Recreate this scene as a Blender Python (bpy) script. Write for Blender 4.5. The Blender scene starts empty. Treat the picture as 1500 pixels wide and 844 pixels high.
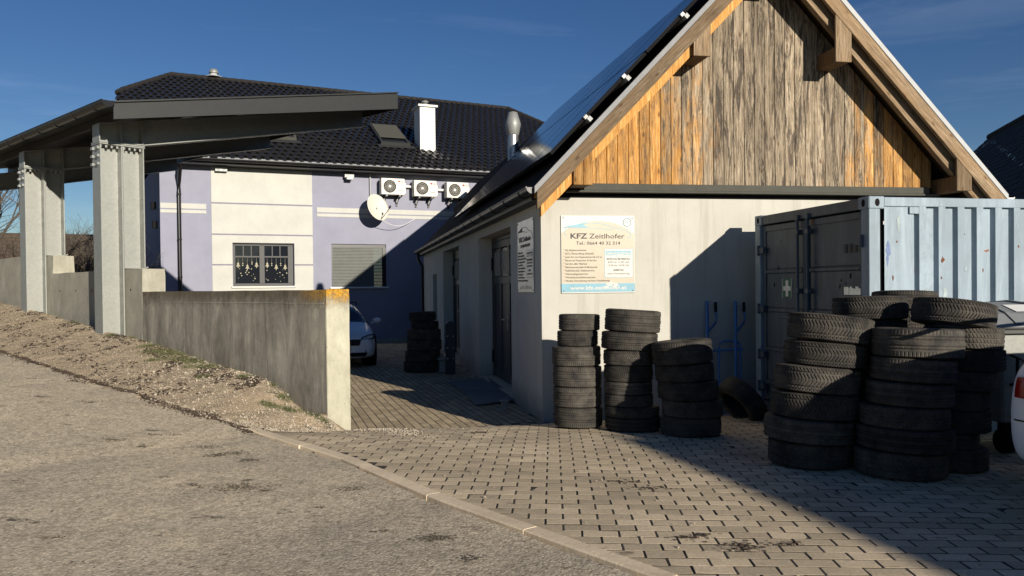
import bpy, math, random
import numpy as np
from mathutils import Matrix, Vector, Euler
R = math.radians
rnd = random.Random(7)
SC = bpy.context.scene
COL = SC.collection

# ------------------------------------------------------------------ camera, sky, sun, exposure
CAMZ = 1.62
F_, PIT, ROL, CY = 1131.2, 0.0119189, -0.0105424, 435.17      # focal length and principal point, in photo pixels
cam = bpy.data.cameras.new('camera'); camo = bpy.data.objects.new('camera', cam); COL.objects.link(camo)
cam.sensor_width = 36; cam.lens = 36 * F_ / 1500; cam.shift_y = (CY - 422) / 1500
cam.clip_start = 0.05; cam.clip_end = 3000
camo.location = (0, 0, CAMZ)
camo.rotation_mode = 'XYZ'
camo.matrix_world = Matrix.Translation((0, 0, CAMZ)) @ Matrix.Rotation(R(90) - PIT, 4, 'X') @ Matrix.Rotation(ROL, 4, 'Z')
SC.camera = camo

SUN_AZ, SUN_EL = 147.6, 15.4                                   # azimuth from +Y towards +X
sv = Vector((math.sin(R(SUN_AZ)) * math.cos(R(SUN_EL)), math.cos(R(SUN_AZ)) * math.cos(R(SUN_EL)), math.sin(R(SUN_EL))))
sl = bpy.data.lights.new('sun', 'SUN'); so = bpy.data.objects.new('sun', sl); COL.objects.link(so)
sl.energy = 5.0; sl.angle = R(0.5); sl.color = (1.0, 0.91, 0.78)
so.rotation_euler = sv.to_track_quat('Z', 'Y').to_euler(); so.location = (6, -9, 12)

W = bpy.data.worlds.new('World'); SC.world = W; W.use_nodes = True
nt = W.node_tree; nt.nodes.clear()
n_out = nt.nodes.new('ShaderNodeOutputWorld'); n_bg = nt.nodes.new('ShaderNodeBackground')
n_sky = nt.nodes.new('ShaderNodeTexSky'); n_sky.sky_type = 'NISHITA'; n_sky.sun_disc = False
n_sky.sun_elevation = R(SUN_EL); n_sky.sun_rotation = R(SUN_AZ); n_sky.altitude = 600
n_sky.air_density = 1.0; n_sky.dust_density = 0.15; n_sky.ozone_density = 3.0
n_bg.inputs['Strength'].default_value = 0.05
# thin cirrus, spread over the whole sky
tc = nt.nodes.new('ShaderNodeTexCoord'); mp = nt.nodes.new('ShaderNodeMapping'); mp.inputs['Scale'].default_value = (1.6, 1.6, 13)
mp.inputs['Rotation'].default_value = (0.10, 0.12, 0.3)
nz = nt.nodes.new('ShaderNodeTexNoise'); nz.inputs['Scale'].default_value = 1.7; nz.inputs['Detail'].default_value = 9; nz.inputs['Roughness'].default_value = .62
nz.inputs['Distortion'].default_value = .5
rp = nt.nodes.new('ShaderNodeValToRGB'); rp.color_ramp.elements[0].position = .53; rp.color_ramp.elements[1].position = .80
rp.color_ramp.elements[1].color = (.08, .08, .08, 1)
mx = nt.nodes.new('ShaderNodeMixRGB'); mx.inputs[2].default_value = (11, 12.5, 15.5, 1)
L = nt.links
L.new(tc.outputs['Generated'], mp.inputs[0]); L.new(mp.outputs[0], nz.inputs[0]); L.new(nz.outputs[0], rp.inputs[0])
L.new(rp.outputs[0], mx.inputs[0]); hsv = nt.nodes.new('ShaderNodeHueSaturation'); hsv.inputs['Hue'].default_value = .512; hsv.inputs['Saturation'].default_value = 1.2; hsv.inputs['Value'].default_value = 1.0; L.new(n_sky.outputs[0], hsv.inputs['Color']); L.new(hsv.outputs[0], mx.inputs[1]); L.new(mx.outputs[0], n_bg.inputs[0]); L.new(n_bg.outputs[0], n_out.inputs[0])
vs = SC.view_settings; vs.view_transform = 'Standard'; vs.look = 'None'; vs.exposure = 0.5; vs.gamma = 1.0; vs.use_curve_mapping = False
SC.cycles.max_bounces = 5

# ------------------------------------------------------------------ survey helpers: sight lines met with real planes
def ray(px, py):
    X = (px - 750) / F_; Y = (py - CY) / F_
    cr, sr = math.cos(ROL), math.sin(ROL)
    X, Y = cr * X + sr * Y, -sr * X + cr * Y
    U = -Y; cp, sp = math.cos(PIT), math.sin(PIT)
    return np.array([X, cp + U * sp, -sp + U * cp])
CAM = np.array([0, 0, CAMZ])
def Dp(px, py, d): r = ray(px, py); return CAM + r * d / r[1]
def Zp(px, py, z): r = ray(px, py); return CAM + r * (z - CAMZ) / r[2]
def Pl(px, py, p, n): r = ray(px, py); return CAM + r * np.dot(np.asarray(p) - CAM, n) / np.dot(r, n)
def pr(p):
    v = np.asarray(p, float) - CAM
    cp, sp = math.cos(PIT), math.sin(PIT)
    Z = v[1] * cp - v[2] * sp; U = v[1] * sp + v[2] * cp
    X = v[0]; Y = -U; cr, sr = math.cos(ROL), math.sin(ROL)
    X, Y = cr * X - sr * Y, sr * X + cr * Y
    return 750 + F_ * X / Z, CY + F_ * Y / Z
def Ev(deg): return np.array([math.sin(R(deg)), math.cos(R(deg)), 0.])
def Nv(v): return np.array([v[1], -v[0], 0.])

class Frame:
    """origin + horizontal axes x (along), y (away); z up"""
    def __init__(s, o, yaw, k=1.): s.o = np.array(o, float); s.y = Ev(yaw); s.x = Nv(s.y); s.z = np.array([0, 0, 1.]); s.yaw = yaw; s.k = k   # k: size of one unit in metres
    def p(s, x, y, z): return s.o + (s.x * x + s.y * y + s.z * z) * s.k
    def c(s, P): d = np.asarray(P) - s.o; return float(d @ s.x) / s.k, float(d @ s.y) / s.k, float(d[2]) / s.k
    def hit(s, px, py, y=0.): return s.c(Pl(px, py, s.p(0, y, 0), s.y))     # on plane y=const -> local coords
    def hitx(s, px, py, x=0.): return s.c(Pl(px, py, s.p(x, 0, 0), s.x))
    def at(s, x, y, z, dyaw=0): return Frame(s.p(x, y, z), s.yaw + dyaw, s.k)

# ------------------------------------------------------------------ materials
MATS = {}
class NB:
    def __init__(s, name):
        s.m = bpy.data.materials.new(name); s.m.use_nodes = True; s.nt = s.m.node_tree
        s.b = s.nt.nodes['Principled BSDF']; s.co = None
    def n(s, t, **k):
        o = s.nt.nodes.new(t)
        for a, v in k.items():
            if a in o.inputs: o.inputs[a].default_value = v
            else: setattr(o, a, v)
        return o
    def l(s, a, b): s.nt.links.new(a, b)
    def coord(s, kind='Object', scale=(1, 1, 1), rot=(0, 0, 0)):
        t = s.n('ShaderNodeTexCoord'); m = s.n('ShaderNodeMapping'); m.inputs['Scale'].default_value = scale; m.inputs['Rotation'].default_value = rot
        s.l(t.outputs[kind], m.inputs[0]); return m.outputs[0]
    def geo(s, scale=(1, 1, 1), rot=(0, 0, 0)):
        t = s.n('ShaderNodeNewGeometry'); m = s.n('ShaderNodeMapping'); m.inputs['Scale'].default_value = scale; m.inputs['Rotation'].default_value = rot
        s.l(t.outputs['Position'], m.inputs[0]); return m.outputs[0]
    def noise(s, co, scale, detail=5, rough=.6, dist=0):
        o = s.n('ShaderNodeTexNoise', Scale=scale, Detail=detail, Roughness=rough, Distortion=dist); s.l(co, o.inputs['Vector']); return o.outputs[0]
    def ramp(s, f, stops, interp='LINEAR'):
        o = s.n('ShaderNodeValToRGB'); o.color_ramp.interpolation = interp
        e = o.color_ramp.elements
        while len(e) < len(stops): e.new(.5)
        for i, (p, c) in enumerate(stops):
            e[i].position = p; e[i].color = (*c, 1) if not isinstance(c, (int, float)) else (c, c, c, 1)
        s.l(f, o.inputs[0]); return o.outputs[0]
    def mix(s, f, a, b, mode='MIX'):
        o = s.n('ShaderNodeMixRGB', blend_type=mode)
        for i, v in ((0, f), (1, a), (2, b)):
            if isinstance(v, (int, float)): o.inputs[i].default_value = v
            elif isinstance(v, tuple): o.inputs[i].default_value = (*v, 1)
            else: s.l(v, o.inputs[i])
        return o.outputs[0]
    def math(s, op, a, b=0.):
        o = s.n('ShaderNodeMath', operation=op)
        for i, v in ((0, a), (1, b)):
            if isinstance(v, (int, float)): o.inputs[i].default_value = v
            else: s.l(v, o.inputs[i])
        return o.outputs[0]
    def sep(s, co):
        o = s.n('ShaderNodeSeparateXYZ'); s.l(co, o.inputs[0]); return o.outputs
    def bump(s, h, strength=.3, dist=.01, prev=None):
        o = s.n('ShaderNodeBump', Strength=strength, Distance=dist); s.l(h, o.inputs['Height'])
        if prev: s.l(prev, o.inputs['Normal'])
        s.l(o.outputs[0], s.b.inputs['Normal']); return o.outputs[0]
    def col(s, c):
        if isinstance(c, tuple): s.b.inputs['Base Color'].default_value = (*c, 1)
        else: s.l(c, s.b.inputs['Base Color'])
    def done(s, rough=.7, metal=0., spec=.5):
        if isinstance(rough, (int, float)): s.b.inputs['Roughness'].default_value = rough
        else: s.l(rough, s.b.inputs['Roughness'])
        s.b.inputs['Metallic'].default_value = metal
        if 'Specular IOR Level' in s.b.inputs: s.b.inputs['Specular IOR Level'].default_value = spec
        return s.m

def m_plain(name, c, rough=.6, metal=0., var=.12, scale=9, bump=.05, spec=.5, dirt=None):
    b = NB(name); co = b.geo()
    n = b.noise(co, scale, 6, .65)
    lo = tuple(v * (1 - var) for v in c); hi = tuple(min(1, v * (1 + var)) for v in c)
    cc = b.ramp(n, [(.3, lo), (.7, hi)])
    if dirt: cc = b.mix(b.ramp(b.noise(co, scale * .35, 7, .7), [(.5, 0.), (.72, 1.)]), cc, dirt)
    b.col(cc); b.bump(b.noise(co, scale * 9, 4), bump, .004)
    return b.done(rough, metal, spec)

def m_plaster(name, c, streak=.25, grain=.35, dirt=(.16, .15, .12), low=None):
    b = NB(name); co = b.geo()
    base = b.ramp(b.noise(co, 1.3, 8, .7), [(.3, tuple(v * .86 for v in c)), (.7, c)])
    st = b.ramp(b.noise(b.geo(scale=(4.5, 4.5, .35)), 1.6, 7, .65, .4), [(.53, 0.), (.76, streak)])
    cc = b.mix(st, base, dirt)
    sp = b.ramp(b.noise(co, 26, 3, .6), [(.66, 0.), (.74, .3)])
    cc = b.mix(sp, cc, tuple(v * .6 for v in c))
    if low is not None:
        z = b.sep(b.geo())[2]
        zz = b.math('ADD', z, b.math('MULTIPLY', b.noise(co, 3.5, 6, .7), .5))
        lowm = b.ramp(zz, [(.32, low), (.62, 0.)])
        cc = b.mix(lowm, cc, (.12, .10, .08))
    b.col(cc)
    h = b.mix(.5, b.noise(co, 160, 3, .7), b.noise(co, 45, 4, .6))
    b.bump(h, grain, .006)
    return b.done(.9, 0, .2)

def m_asphalt():
    b = NB('asphalt'); co = b.geo()
    v = b.n('ShaderNodeTexVoronoi', Scale=60.); b.l(co, v.inputs['Vector'])
    v2 = b.n('ShaderNodeTexVoronoi', Scale=28.); b.l(co, v2.inputs['Vector'])
    stone = b.ramp(v.outputs['Color'], [(.05, (.14, .12, .09)), (.45, (.46, .40, .305)), (.9, (.76, .67, .52)), (1., (.92, .87, .76))])
    gap = b.ramp(v.outputs['Distance'], [(.25, 0.), (.75, 1.)])
    cc = b.mix(gap, stone, (.26, .225, .17))
    cc = b.mix(.45, cc, b.ramp(v2.outputs['Color'], [(.2, (.36, .31, .235)), (.8, (.66, .575, .44))]))
    big = b.ramp(b.noise(co, .55, 6, .6), [(.32, (.86, .85, .83)), (.7, (1.3, 1.24, 1.12))])
    cc = b.mix(1., cc, big, 'MULTIPLY')
    # patches: torn holes and oil, each with its own ragged outline
    pm = b.noise(b.geo(scale=(1, 1.7, 1), rot=(0, 0, .7)), 2.6, 12, .68, .2)
    hole = b.ramp(pm, [(.625, 0.), (.68, .85)])
    cc = b.mix(hole, cc, (.045, .036, .028))
    sp = b.ramp(b.noise(co, 9, 6, .62), [(.67, 0.), (.70, .7)])
    cc = b.mix(sp, cc, (.09, .078, .06))
    fs = b.ramp(b.noise(co, 42, 3, .5), [(.62, 0.), (.68, .75)]); cc = b.mix(fs, cc, (.12, .095, .06))
    fl = b.ramp(b.noise(b.geo(rot=(0, 0, 1.)), 55, 2, .5), [(.68, 0.), (.72, .8)]); cc = b.mix(fl, cc, (.85, .78, .66))
    b.col(cc)
    h = b.mix(.4, b.ramp(v.outputs['Distance'], [(0., 1.), (.8, 0.)]), b.noise(co, 220, 3))
    h = b.mix(hole, h, (.0, .0, .0))
    b.bump(h, .5, .006)
    return b.done(.88, 0, .3)

def m_gravel():
    b = NB('gravel_dirt'); co = b.geo()
    v = b.n('ShaderNodeTexVoronoi', Scale=60.); b.l(co, v.inputs['Vector'])
    stones = b.ramp(v.outputs['Color'], [(.1, (.20, .15, .095)), (.5, (.40, .31, .205)), (.85, (.56, .46, .32)), (1., (.75, .68, .54))])
    dirt = b.ramp(b.noise(co, 14, 6, .7), [(.3, (.23, .175, .112)), (.7, (.42, .335, .228))])
    cc = b.mix(b.ramp(b.noise(co, 1.6, 6, .65), [(.42, .1), (.66, .7)]), dirt, stones)
    cc = b.mix(b.ramp(b.noise(co, 3.2, 8, .7), [(.60, 0.), (.68, .8)]), cc, (.05, .038, .026))
    b.col(cc)
    b.bump(b.mix(.5, b.ramp(v.outputs['Distance'], [(0., 1.), (.8, 0.)]), b.noise(co, 40, 5)), .9, .012)
    return b.done(.95, 0, .2)

def m_concrete(name, c, dark, amount=.7, grain=.4, lichen=False, rust=False):
    b = NB(name); co = b.geo()
    base = b.ramp(b.noise(co, 3.2, 9, .7), [(.28, tuple(v * .72 for v in c)), (.72, tuple(min(1, v * 1.12) for v in c))])
    st = b.ramp(b.noise(b.geo(scale=(2.6, 2.6, .6)), 1.7, 9, .72, .6), [(.34, 0.), (.70, amount)])
    cc = b.mix(st, base, dark)
    st2 = b.ramp(b.noise(b.geo(scale=(9, 9, .8)), 1.5, 7, .7, .9), [(.5, 0.), (.75, .22)])
    cc = b.mix(st2, cc, tuple(v * .55 for v in c))
    sp = b.ramp(b.noise(co, 34, 4, .6), [(.63, 0.), (.7, .55)])
    cc = b.mix(sp, cc, tuple(v * .35 for v in c))
    if rust:
        rs = b.ramp(b.noise(b.geo(scale=(7, 7, 1.6)), 1.1, 9, .75, .8), [(.60, 0.), (.68, .55)])
        cc = b.mix(rs, cc, (.16, .06, .04))
    z = b.sep(b.geo())
    if lichen:
        zz = b.math('ADD', z[2], b.math('MULTIPLY', b.noise(co, 11, 7, .75), .34))
        topm = b.ramp(zz, [(.0, 0.), (1., 1.)])
        tm = b.math('SMOOTH_MIN', 1., b.math('MAXIMUM', 0., b.math('MULTIPLY', b.math('SUBTRACT', zz, 1.56), 6.)))
        cc = b.mix(b.math('MULTIPLY', tm, .8), cc, (.07, .055, .035))
        # orange lichen crust on the free end of the wall
        dx = b.math('MULTIPLY', b.math('SUBTRACT', z[0], -2.45), 2.3)
        dx = b.math('MINIMUM', 1., b.math('MAXIMUM', 0., dx))
        zz2 = b.math('ADD', z[2], b.math('MULTIPLY', b.noise(b.geo(scale=(1, 1, .6)), 17, 7, .8), .5))
        om = b.math('MINIMUM', 1., b.math('MAXIMUM', 0., b.math('MULTIPLY', b.math('SUBTRACT', zz2, 1.70), 7.)))
        om = b.math('MULTIPLY', om, dx)
        cc = b.mix(om, cc, b.ramp(b.noise(co, 40, 4), [(.35, (.28, .13, .015)), (.65, (.52, .30, .04))]))
    b.col(cc)
    b.bump(b.mix(.5, b.noise(co, 55, 5, .7), b.noise(b.geo(scale=(1, 1, .12)), 30, 4)), grain, .008)
    return b.done(.92, 0, .2)

def m_galv(name='galvanised_steel', c=(.30, .31, .285)):
    b = NB(name); co = b.geo()
    v = b.n('ShaderNodeTexVoronoi', Scale=42.); b.l(co, v.inputs['Vector'])
    sp = b.ramp(v.outputs['Color'], [(.2, tuple(x * .92 for x in c)), (.8, tuple(x * 1.06 for x in c))])
    cc = b.mix(b.ramp(b.noise(co, 4, 8, .75), [(.3, 0.), (.75, .55)]), sp, tuple(x * .72 for x in c))
    wr = b.ramp(b.noise(b.geo(scale=(2.5, 2.5, .6)), 2.6, 8, .8, 1.), [(.66, 0.), (.70, .5)])
    cc = b.mix(wr, cc, (.62, .62, .56))
    sc = b.ramp(b.noise(b.geo(scale=(1, 1, 7), rot=(.1, 0, 0)), 5, 5, .7), [(.70, 0.), (.72, .3)])
    cc = b.mix(sc, cc, (.55, .55, .5))
    b.col(cc); b.bump(b.noise(co, 30, 5), .12, .004)
    return b.done(b.ramp(b.noise(co, 8, 5), [(.3, .42), (.7, .62)]), .35, .5)

def m_wood(name, mode, rot=0.):
    """vertical weathered spruce; each board its own tone (object random)"""
    b = NB(name)
    t = b.n('ShaderNodeTexCoord'); oi = b.n('ShaderNodeObjectInfo')
    off = b.n('ShaderNodeVectorMath', operation='SCALE'); cmb = b.n('ShaderNodeCombineXYZ')
    b.l(oi.outputs['Random'], cmb.inputs[0]); b.l(oi.outputs['Random'], cmb.inputs[2]); b.l(cmb.outputs[0], off.inputs[0]); off.inputs['Scale'].default_value = 37.
    add = b.n('ShaderNodeVectorMath', operation='ADD'); b.l(t.outputs['Object'], add.inputs[0]); b.l(off.outputs[0], add.inputs[1])
    if rot:
        ro = b.n('ShaderNodeMapping'); ro.inputs['Rotation'].default_value = (0, R(rot), 0); b.l(add.outputs[0], ro.inputs[0]); add = ro
    def co(scale):
        m = b.n('ShaderNodeMapping'); m.inputs['Scale'].default_value = scale; b.l(add.outputs[0], m.inputs[0]); return m.outputs[0]
    grain = b.mix(.45, b.noise(co((34, 34, 1.9)), 1., 9, .8, .9), b.noise(co((140, 140, 5.)), 1., 5, .7, .3))
    fresh = b.ramp(grain, [(.36, (.13, .052, .012)), (.48, (.36, .172, .040)), (.62, (.58, .365, .145))])
    grey = b.ramp(grain, [(.36, (.035, .025, .016)), (.48, (.19, .148, .10)), (.62, (.46, .385, .28))])
    cc = grey
    if mode == 'clad':
        g = b.geo()
        s = b.sep(g)
        # fresh honey colour near the eaves' corners, grey in the middle (distance from the ridge line)
        w = b.math('ABSOLUTE', b.math('SUBTRACT', s[0], 3.35))
        w = b.math('MULTIPLY', b.math('SUBTRACT', w, .62), .70)
        w = b.math('SUBTRACT', w, b.math('MULTIPLY', b.math('SUBTRACT', s[2], 3.6), .10))
        w = b.math('ADD', w, b.math('MULTIPLY', b.math('SUBTRACT', b.noise(co((7., 7., 1.5)), 1., 8, .76, .6), .5), 2.2))
        w = b.math('ADD', w, b.math('MULTIPLY', b.math('SUBTRACT', oi.outputs['Random'], .5), .22))
        cc = b.mix(b.ramp(w, [(.22, 0.), (.66, 1.)]), grey, fresh)
        blk = b.ramp(b.noise(co((13, 13, 1.5)), 1., 9, .82, .5), [(.495, 0.), (.56, .92)])
        gm = b.ramp(w, [(.2, 1.), (.85, .45)])
        cc = b.mix(b.math('MULTIPLY', blk, gm), cc, (.045, .036, .028))
    elif mode == 'beam':
        cc = b.mix(b.ramp(b.noise(co((6, 6, 1.2)), 1., 7, .7), [(.38, 0.), (.62, .55)]), b.mix(1., grey, (.72, .66, .60), 'MULTIPLY'), (.22, .135, .062))
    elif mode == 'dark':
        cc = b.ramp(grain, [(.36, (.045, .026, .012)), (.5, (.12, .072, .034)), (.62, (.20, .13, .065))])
    elif mode == 'honey':
        cc = b.mix(b.ramp(b.noise(co((6, 6, 1.2)), 1., 7, .7), [(.55, 0.), (.75, .5)]), fresh, (.12, .06, .02))
    v = b.n('ShaderNodeTexVoronoi', Scale=1., Randomness=1.); b.l(co((9., 9., 3.4)), v.inputs['Vector'])
    knot = b.ramp(v.outputs['Distance'], [(.06, 1.), (.16, 0.)])
    cc = b.mix(b.math('MULTIPLY', knot, .8), cc, (.07, .035, .014))
    br = b.n('ShaderNodeHueSaturation'); b.l(cc, br.inputs['Color']); b.l(b.ramp(oi.outputs['Random'], [(0., .72), (1., 1.28)]), br.inputs['Value'])
    b.col(br.outputs[0]); b.bump(grain, .5, .006)
    return b.done(.8, 0, .25)

def m_paver(name, c):
    b = NB(name); co = b.geo(); oi = b.n('ShaderNodeObjectInfo')
    a = b.n('ShaderNodeAttribute', attribute_name='tone')
    rr = b.math('FRACT', b.math('ADD', oi.outputs['Random'], a.outputs['Fac']))
    base = b.ramp(b.noise(co, 70, 5, .7), [(.3, tuple(v * .7 for v in c)), (.7, tuple(v * 1.2 for v in c))])
    hs = b.n('ShaderNodeHueSaturation'); b.l(base, hs.inputs['Color']); b.l(b.ramp(rr, [(0., .74), (1., 1.14)]), hs.inputs['Value'])
    cc = b.mix(b.ramp(b.noise(co, 1.1, 7, .65), [(.45, 0.), (.72, .6)]), hs.outputs[0], tuple(v * .55 for v in c))
    st = b.ramp(b.noise(b.geo(scale=(1, 1.8, 1), rot=(0, 0, .2)), 2.6, 9, .68), [(.63, 0.), (.68, .7)])
    cc = b.mix(st, cc, (.05, .036, .026))
    b.col(cc); b.bump(b.noise(co, 240, 4, .7), .45, .003)
    return b.done(.9, 0, .25)

def m_rubber():
    b = NB('tyre_rubber'); co = b.geo(); oi = b.n('ShaderNodeObjectInfo')
    base = b.ramp(b.noise(co, 7, 7, .7), [(.35, (.016, .015, .014)), (.7, (.078, .069, .055))])
    hs = b.n('ShaderNodeHueSaturation'); b.l(base, hs.inputs['Color']); b.l(b.ramp(oi.outputs['Random'], [(0., .7), (1., 1.35)]), hs.inputs['Value'])
    sp = b.ramp(b.noise(co, 75, 2, .5), [(.76, 0.), (.79, .8)])
    cc = b.mix(sp, hs.outputs[0], (.35, .32, .27))
    b.col(cc); b.bump(b.noise(co, 130, 4), .25, .003)
    return b.done(.78, 0, .35)

def m_cont(name, c, old=(.07, .12, .30)):
    b = NB(name); co = b.geo()
    base = b.ramp(b.noise(co, 2.2, 7, .65), [(.3, tuple(v * .85 for v in c)), (.7, tuple(v * 1.1 for v in c))])
    ch = b.ramp(b.noise(b.geo(scale=(3, 3, .5)), 1.2, 9, .8, .6), [(.46, 0.), (.62, .8)])
    cc = b.mix(ch, base, tuple(v * 1.35 + .03 for v in c))
    bl = b.ramp(b.noise(b.geo(scale=(1, 1, .8)), 2.4, 9, .66), [(.68, 0.), (.70, .85)])
    cc = b.mix(bl, cc, old)
    r1 = b.noise(co, 4.3, 4, .5)
    cc = b.mix(b.ramp(r1, [(.715, 0.), (.73, 1.)]), cc, b.ramp(b.noise(co, 40, 3), [(.3, (.10, .03, .015)), (.7, (.24, .085, .04))]))
    rs = b.ramp(b.noise(b.geo(scale=(16, 16, .7)), 1., 5, .6), [(.72, 0.), (.78, .35)])
    cc = b.mix(rs, cc, (.30, .15, .08))
    b.col(cc); b.bump(b.noise(co, 22, 5), .10, .006)
    return b.done(.55, 0., .4)

def m_glass(name, c=(.01, .012, .016), rough=.06, ior=1.45):
    b = NB(name); b.col(c); b.b.inputs['IOR'].default_value = ior; return b.done(rough, 0, .6)

M = dict(
    asphalt=m_asphalt(), gravel=m_gravel(),
    soil=m_plain('soil', (.16, .12, .075), .95, var=.35, scale=1.2, bump=.5),
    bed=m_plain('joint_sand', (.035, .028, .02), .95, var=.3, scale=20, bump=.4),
    paver=m_paver('concrete_paver', (.58, .475, .325)), paver2=m_paver('yard_paver', (.47, .375, .245)),
    kerb=m_concrete('kerb_concrete', (.74, .61, .43), (.42, .34, .24), .3, .5),
    wallc=m_concrete('weathered_concrete', (.36, .335, .275), (.075, .066, .055), .85, .5, True, True),
    wallend=m_concrete('sunlit_board_marked_concrete', (.46, .445, .35), (.22, .21, .14), .5, .55, True),  # end of the same wall; the sun on it put into a paler colour
    wallb=m_concrete('pale_concrete', (.36, .345, .285), (.17, .16, .13), .45, .4),
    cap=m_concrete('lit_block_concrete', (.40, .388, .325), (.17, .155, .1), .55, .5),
    plaster=m_plaster('garage_plaster', (.46, .45, .40), .55, .4, (.27, .25, .20)),
    plaster_side=m_plaster('garage_side_plaster', (.60, .585, .53), .3, .3, (.28, .25, .2), .5),
    lilac=m_plaster('lilac_render', (.262, .268, .335), .06, .15), cream=m_plaster('cream_render', (.475, .475, .435), .05, .15),
    groove=m_plain('groove_render', (.20, .19, .24), .9),
    clad=m_wood('weathered_cladding', 'clad'), beam=m_wood('weathered_beam', 'beam'), honey=m_wood('honey_timber', 'honey'),
    soffit=m_wood('soffit_timber', 'dark'), darkwood=m_wood('dark_timber', 'dark'), beamr=m_wood('bargeboard_right', 'beam', 46.2), beaml=m_wood('bargeboard_left', 'beam', -46.2),  # soffit and darkwood: shade under the roof edge put into the wood colour
    galv=m_galv(), galv2=m_galv('dull_zinc', (.26, .27, .26)),
    anth=m_plain('anthracite_sheet', (.035, .037, .036), .5, .2, .08), anth2=m_plain('grey_flashing', (.07, .07, .06), .85, 0, .1, spec=.1),
    black=m_plain('black_sheet', (.014, .014, .015), .35, .3, .2), blackm=m_plain('matt_black', (.010, .010, .011), .9, spec=.1),
    tile=m_plain('glazed_black_tile', (.012, .0115, .012), .33, 0., .4, 5, .04, .5),
    browntile=m_plain('old_brown_tile', (.085, .062, .043), .9, 0., .35, 5, .2),
    darktile=m_plain('dark_roof_tile', (.010, .008, .007), .9, 0., .4, 5, .2),  # near-black tile, mottled at random
    solar=m_glass('solar_glass', (.006, .009, .022), .08, 1.12), alu=m_plain('aluminium', (.36, .37, .37), .65, .1, .08, spec=.3),
    glass=m_glass('window_glass'), dglass=m_plain('door_glass', (.22, .21, .19), .2, 0, .4, 30, .3),
    winframe=m_plain('grey_window_frame', (.05, .052, .052), .6), deco=m_plain('gilded_paper', (.27, .25, .17), .6), verge=m_plain('verge_sheet', (.24, .245, .25), .8, 0, .1, spec=.15), white=m_plain('white_paint', (.66, .66, .63), .5, 0, .04),
    ivory=m_plain('ivory_metal', (.56, .545, .47), .45, 0, .06), door=m_plain('dark_door_paint', (.035, .036, .040), .4, 0, .1),
    doorw=m_plain('grey_door_leaf', (.055, .055, .055), .5, 0, .2), steel=m_plain('stainless', (.42, .42, .42), .35, .85, .1),
    shutter=m_plain('shutter_slat', (.125, .13, .12), .6, .0, .12, 4), rubber=m_rubber(),
    blue=m_plain('blue_paint', (.05, .15, .36), .45, 0, .1, dirt=None), dkblue=m_plain('dark_blue_steel', (.018, .024, .038), .5, .2, .15),
    cont=m_cont('container_paint', (.185, .24, .285)), contd=m_cont('container_shaded_door_paint', (.045, .064, .085), (.06, .10, .26)),  # contd: darker copy, shade of the door end put into the paint
    crumb=m_plain('dark_chippings', (.10, .082, .055), .95, 0, .5, 25, .3), rust=m_plain('rust', (.13, .045, .022), .9, 0, .5, 30, .3), oldblue=m_plain('old_blue_paint', (.10, .15, .30), .6, 0, .4, 20), faded=m_plain('faded_paint', (.27, .33, .345), .7, 0, .25, 12),
    conta=m_plain('container_seal', (.02, .02, .022), .7), carw=m_plain('white_car_paint', (.70, .72, .74), .22, 0, .02, 3, 0, .6),
    cars=m_plain('silver_car_paint', (.50, .53, .57), .25, .35, .03, 3, 0, .6), lamp=m_plain('headlamp_lens', (.5, .57, .6), .1, .5, .3, 40, .3),
    red=m_plain('red_lens', (.28, .008, .008), .15, 0, .2, 30, .1), signw=m_plain('sign_white', (.43, .425, .39), .4, 0, .05, 6, 0, dirt=None),
    signtan=m_plain('sign_tan', (.37, .32, .235), .45, 0, .07, 5, 0), signblue=m_plain('sign_blue', (.12, .29, .37), .45, 0, .12, 9, 0),
    ink=m_plain('ink', (.015, .015, .018), .6), ink2=m_plain('faded_ink', (.14, .125, .10), .6),
    plate=m_plain('scratched_plate', (.48, .50, .52), .3, .5, .15, 6, .1), green=m_plain('safety_green', (.02, .11, .06), .5),
    bark=m_plain('bark', (.085, .07, .055), .9, 0, .3, 20, .4), leafl=m_plain('brown_twigs', (.105, .08, .05), .95, 0, .35, 2),
    grass=m_plain('grass_blade', (.085, .095, .032), .8, 0, .5, 12), stone=m_plain('pebble', (.36, .31, .24), .9, 0, .35, 25, .2),
    litter=m_plain('dead_leaves', (.045, .030, .018), .9, 0, .5, 20, .3), mat=m_plain('grey_rubber_mat', (.14, .155, .165), .7, 0, .15, 6, .2),
    binp=m_plain('bin_lid_plastic', (.17, .18, .18), .5, 0, .12), terra=m_plain('render_white', (.6, .58, .52), .9),
    beige=m_plain('beige_render', (.42, .38, .3), .9),
)

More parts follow.
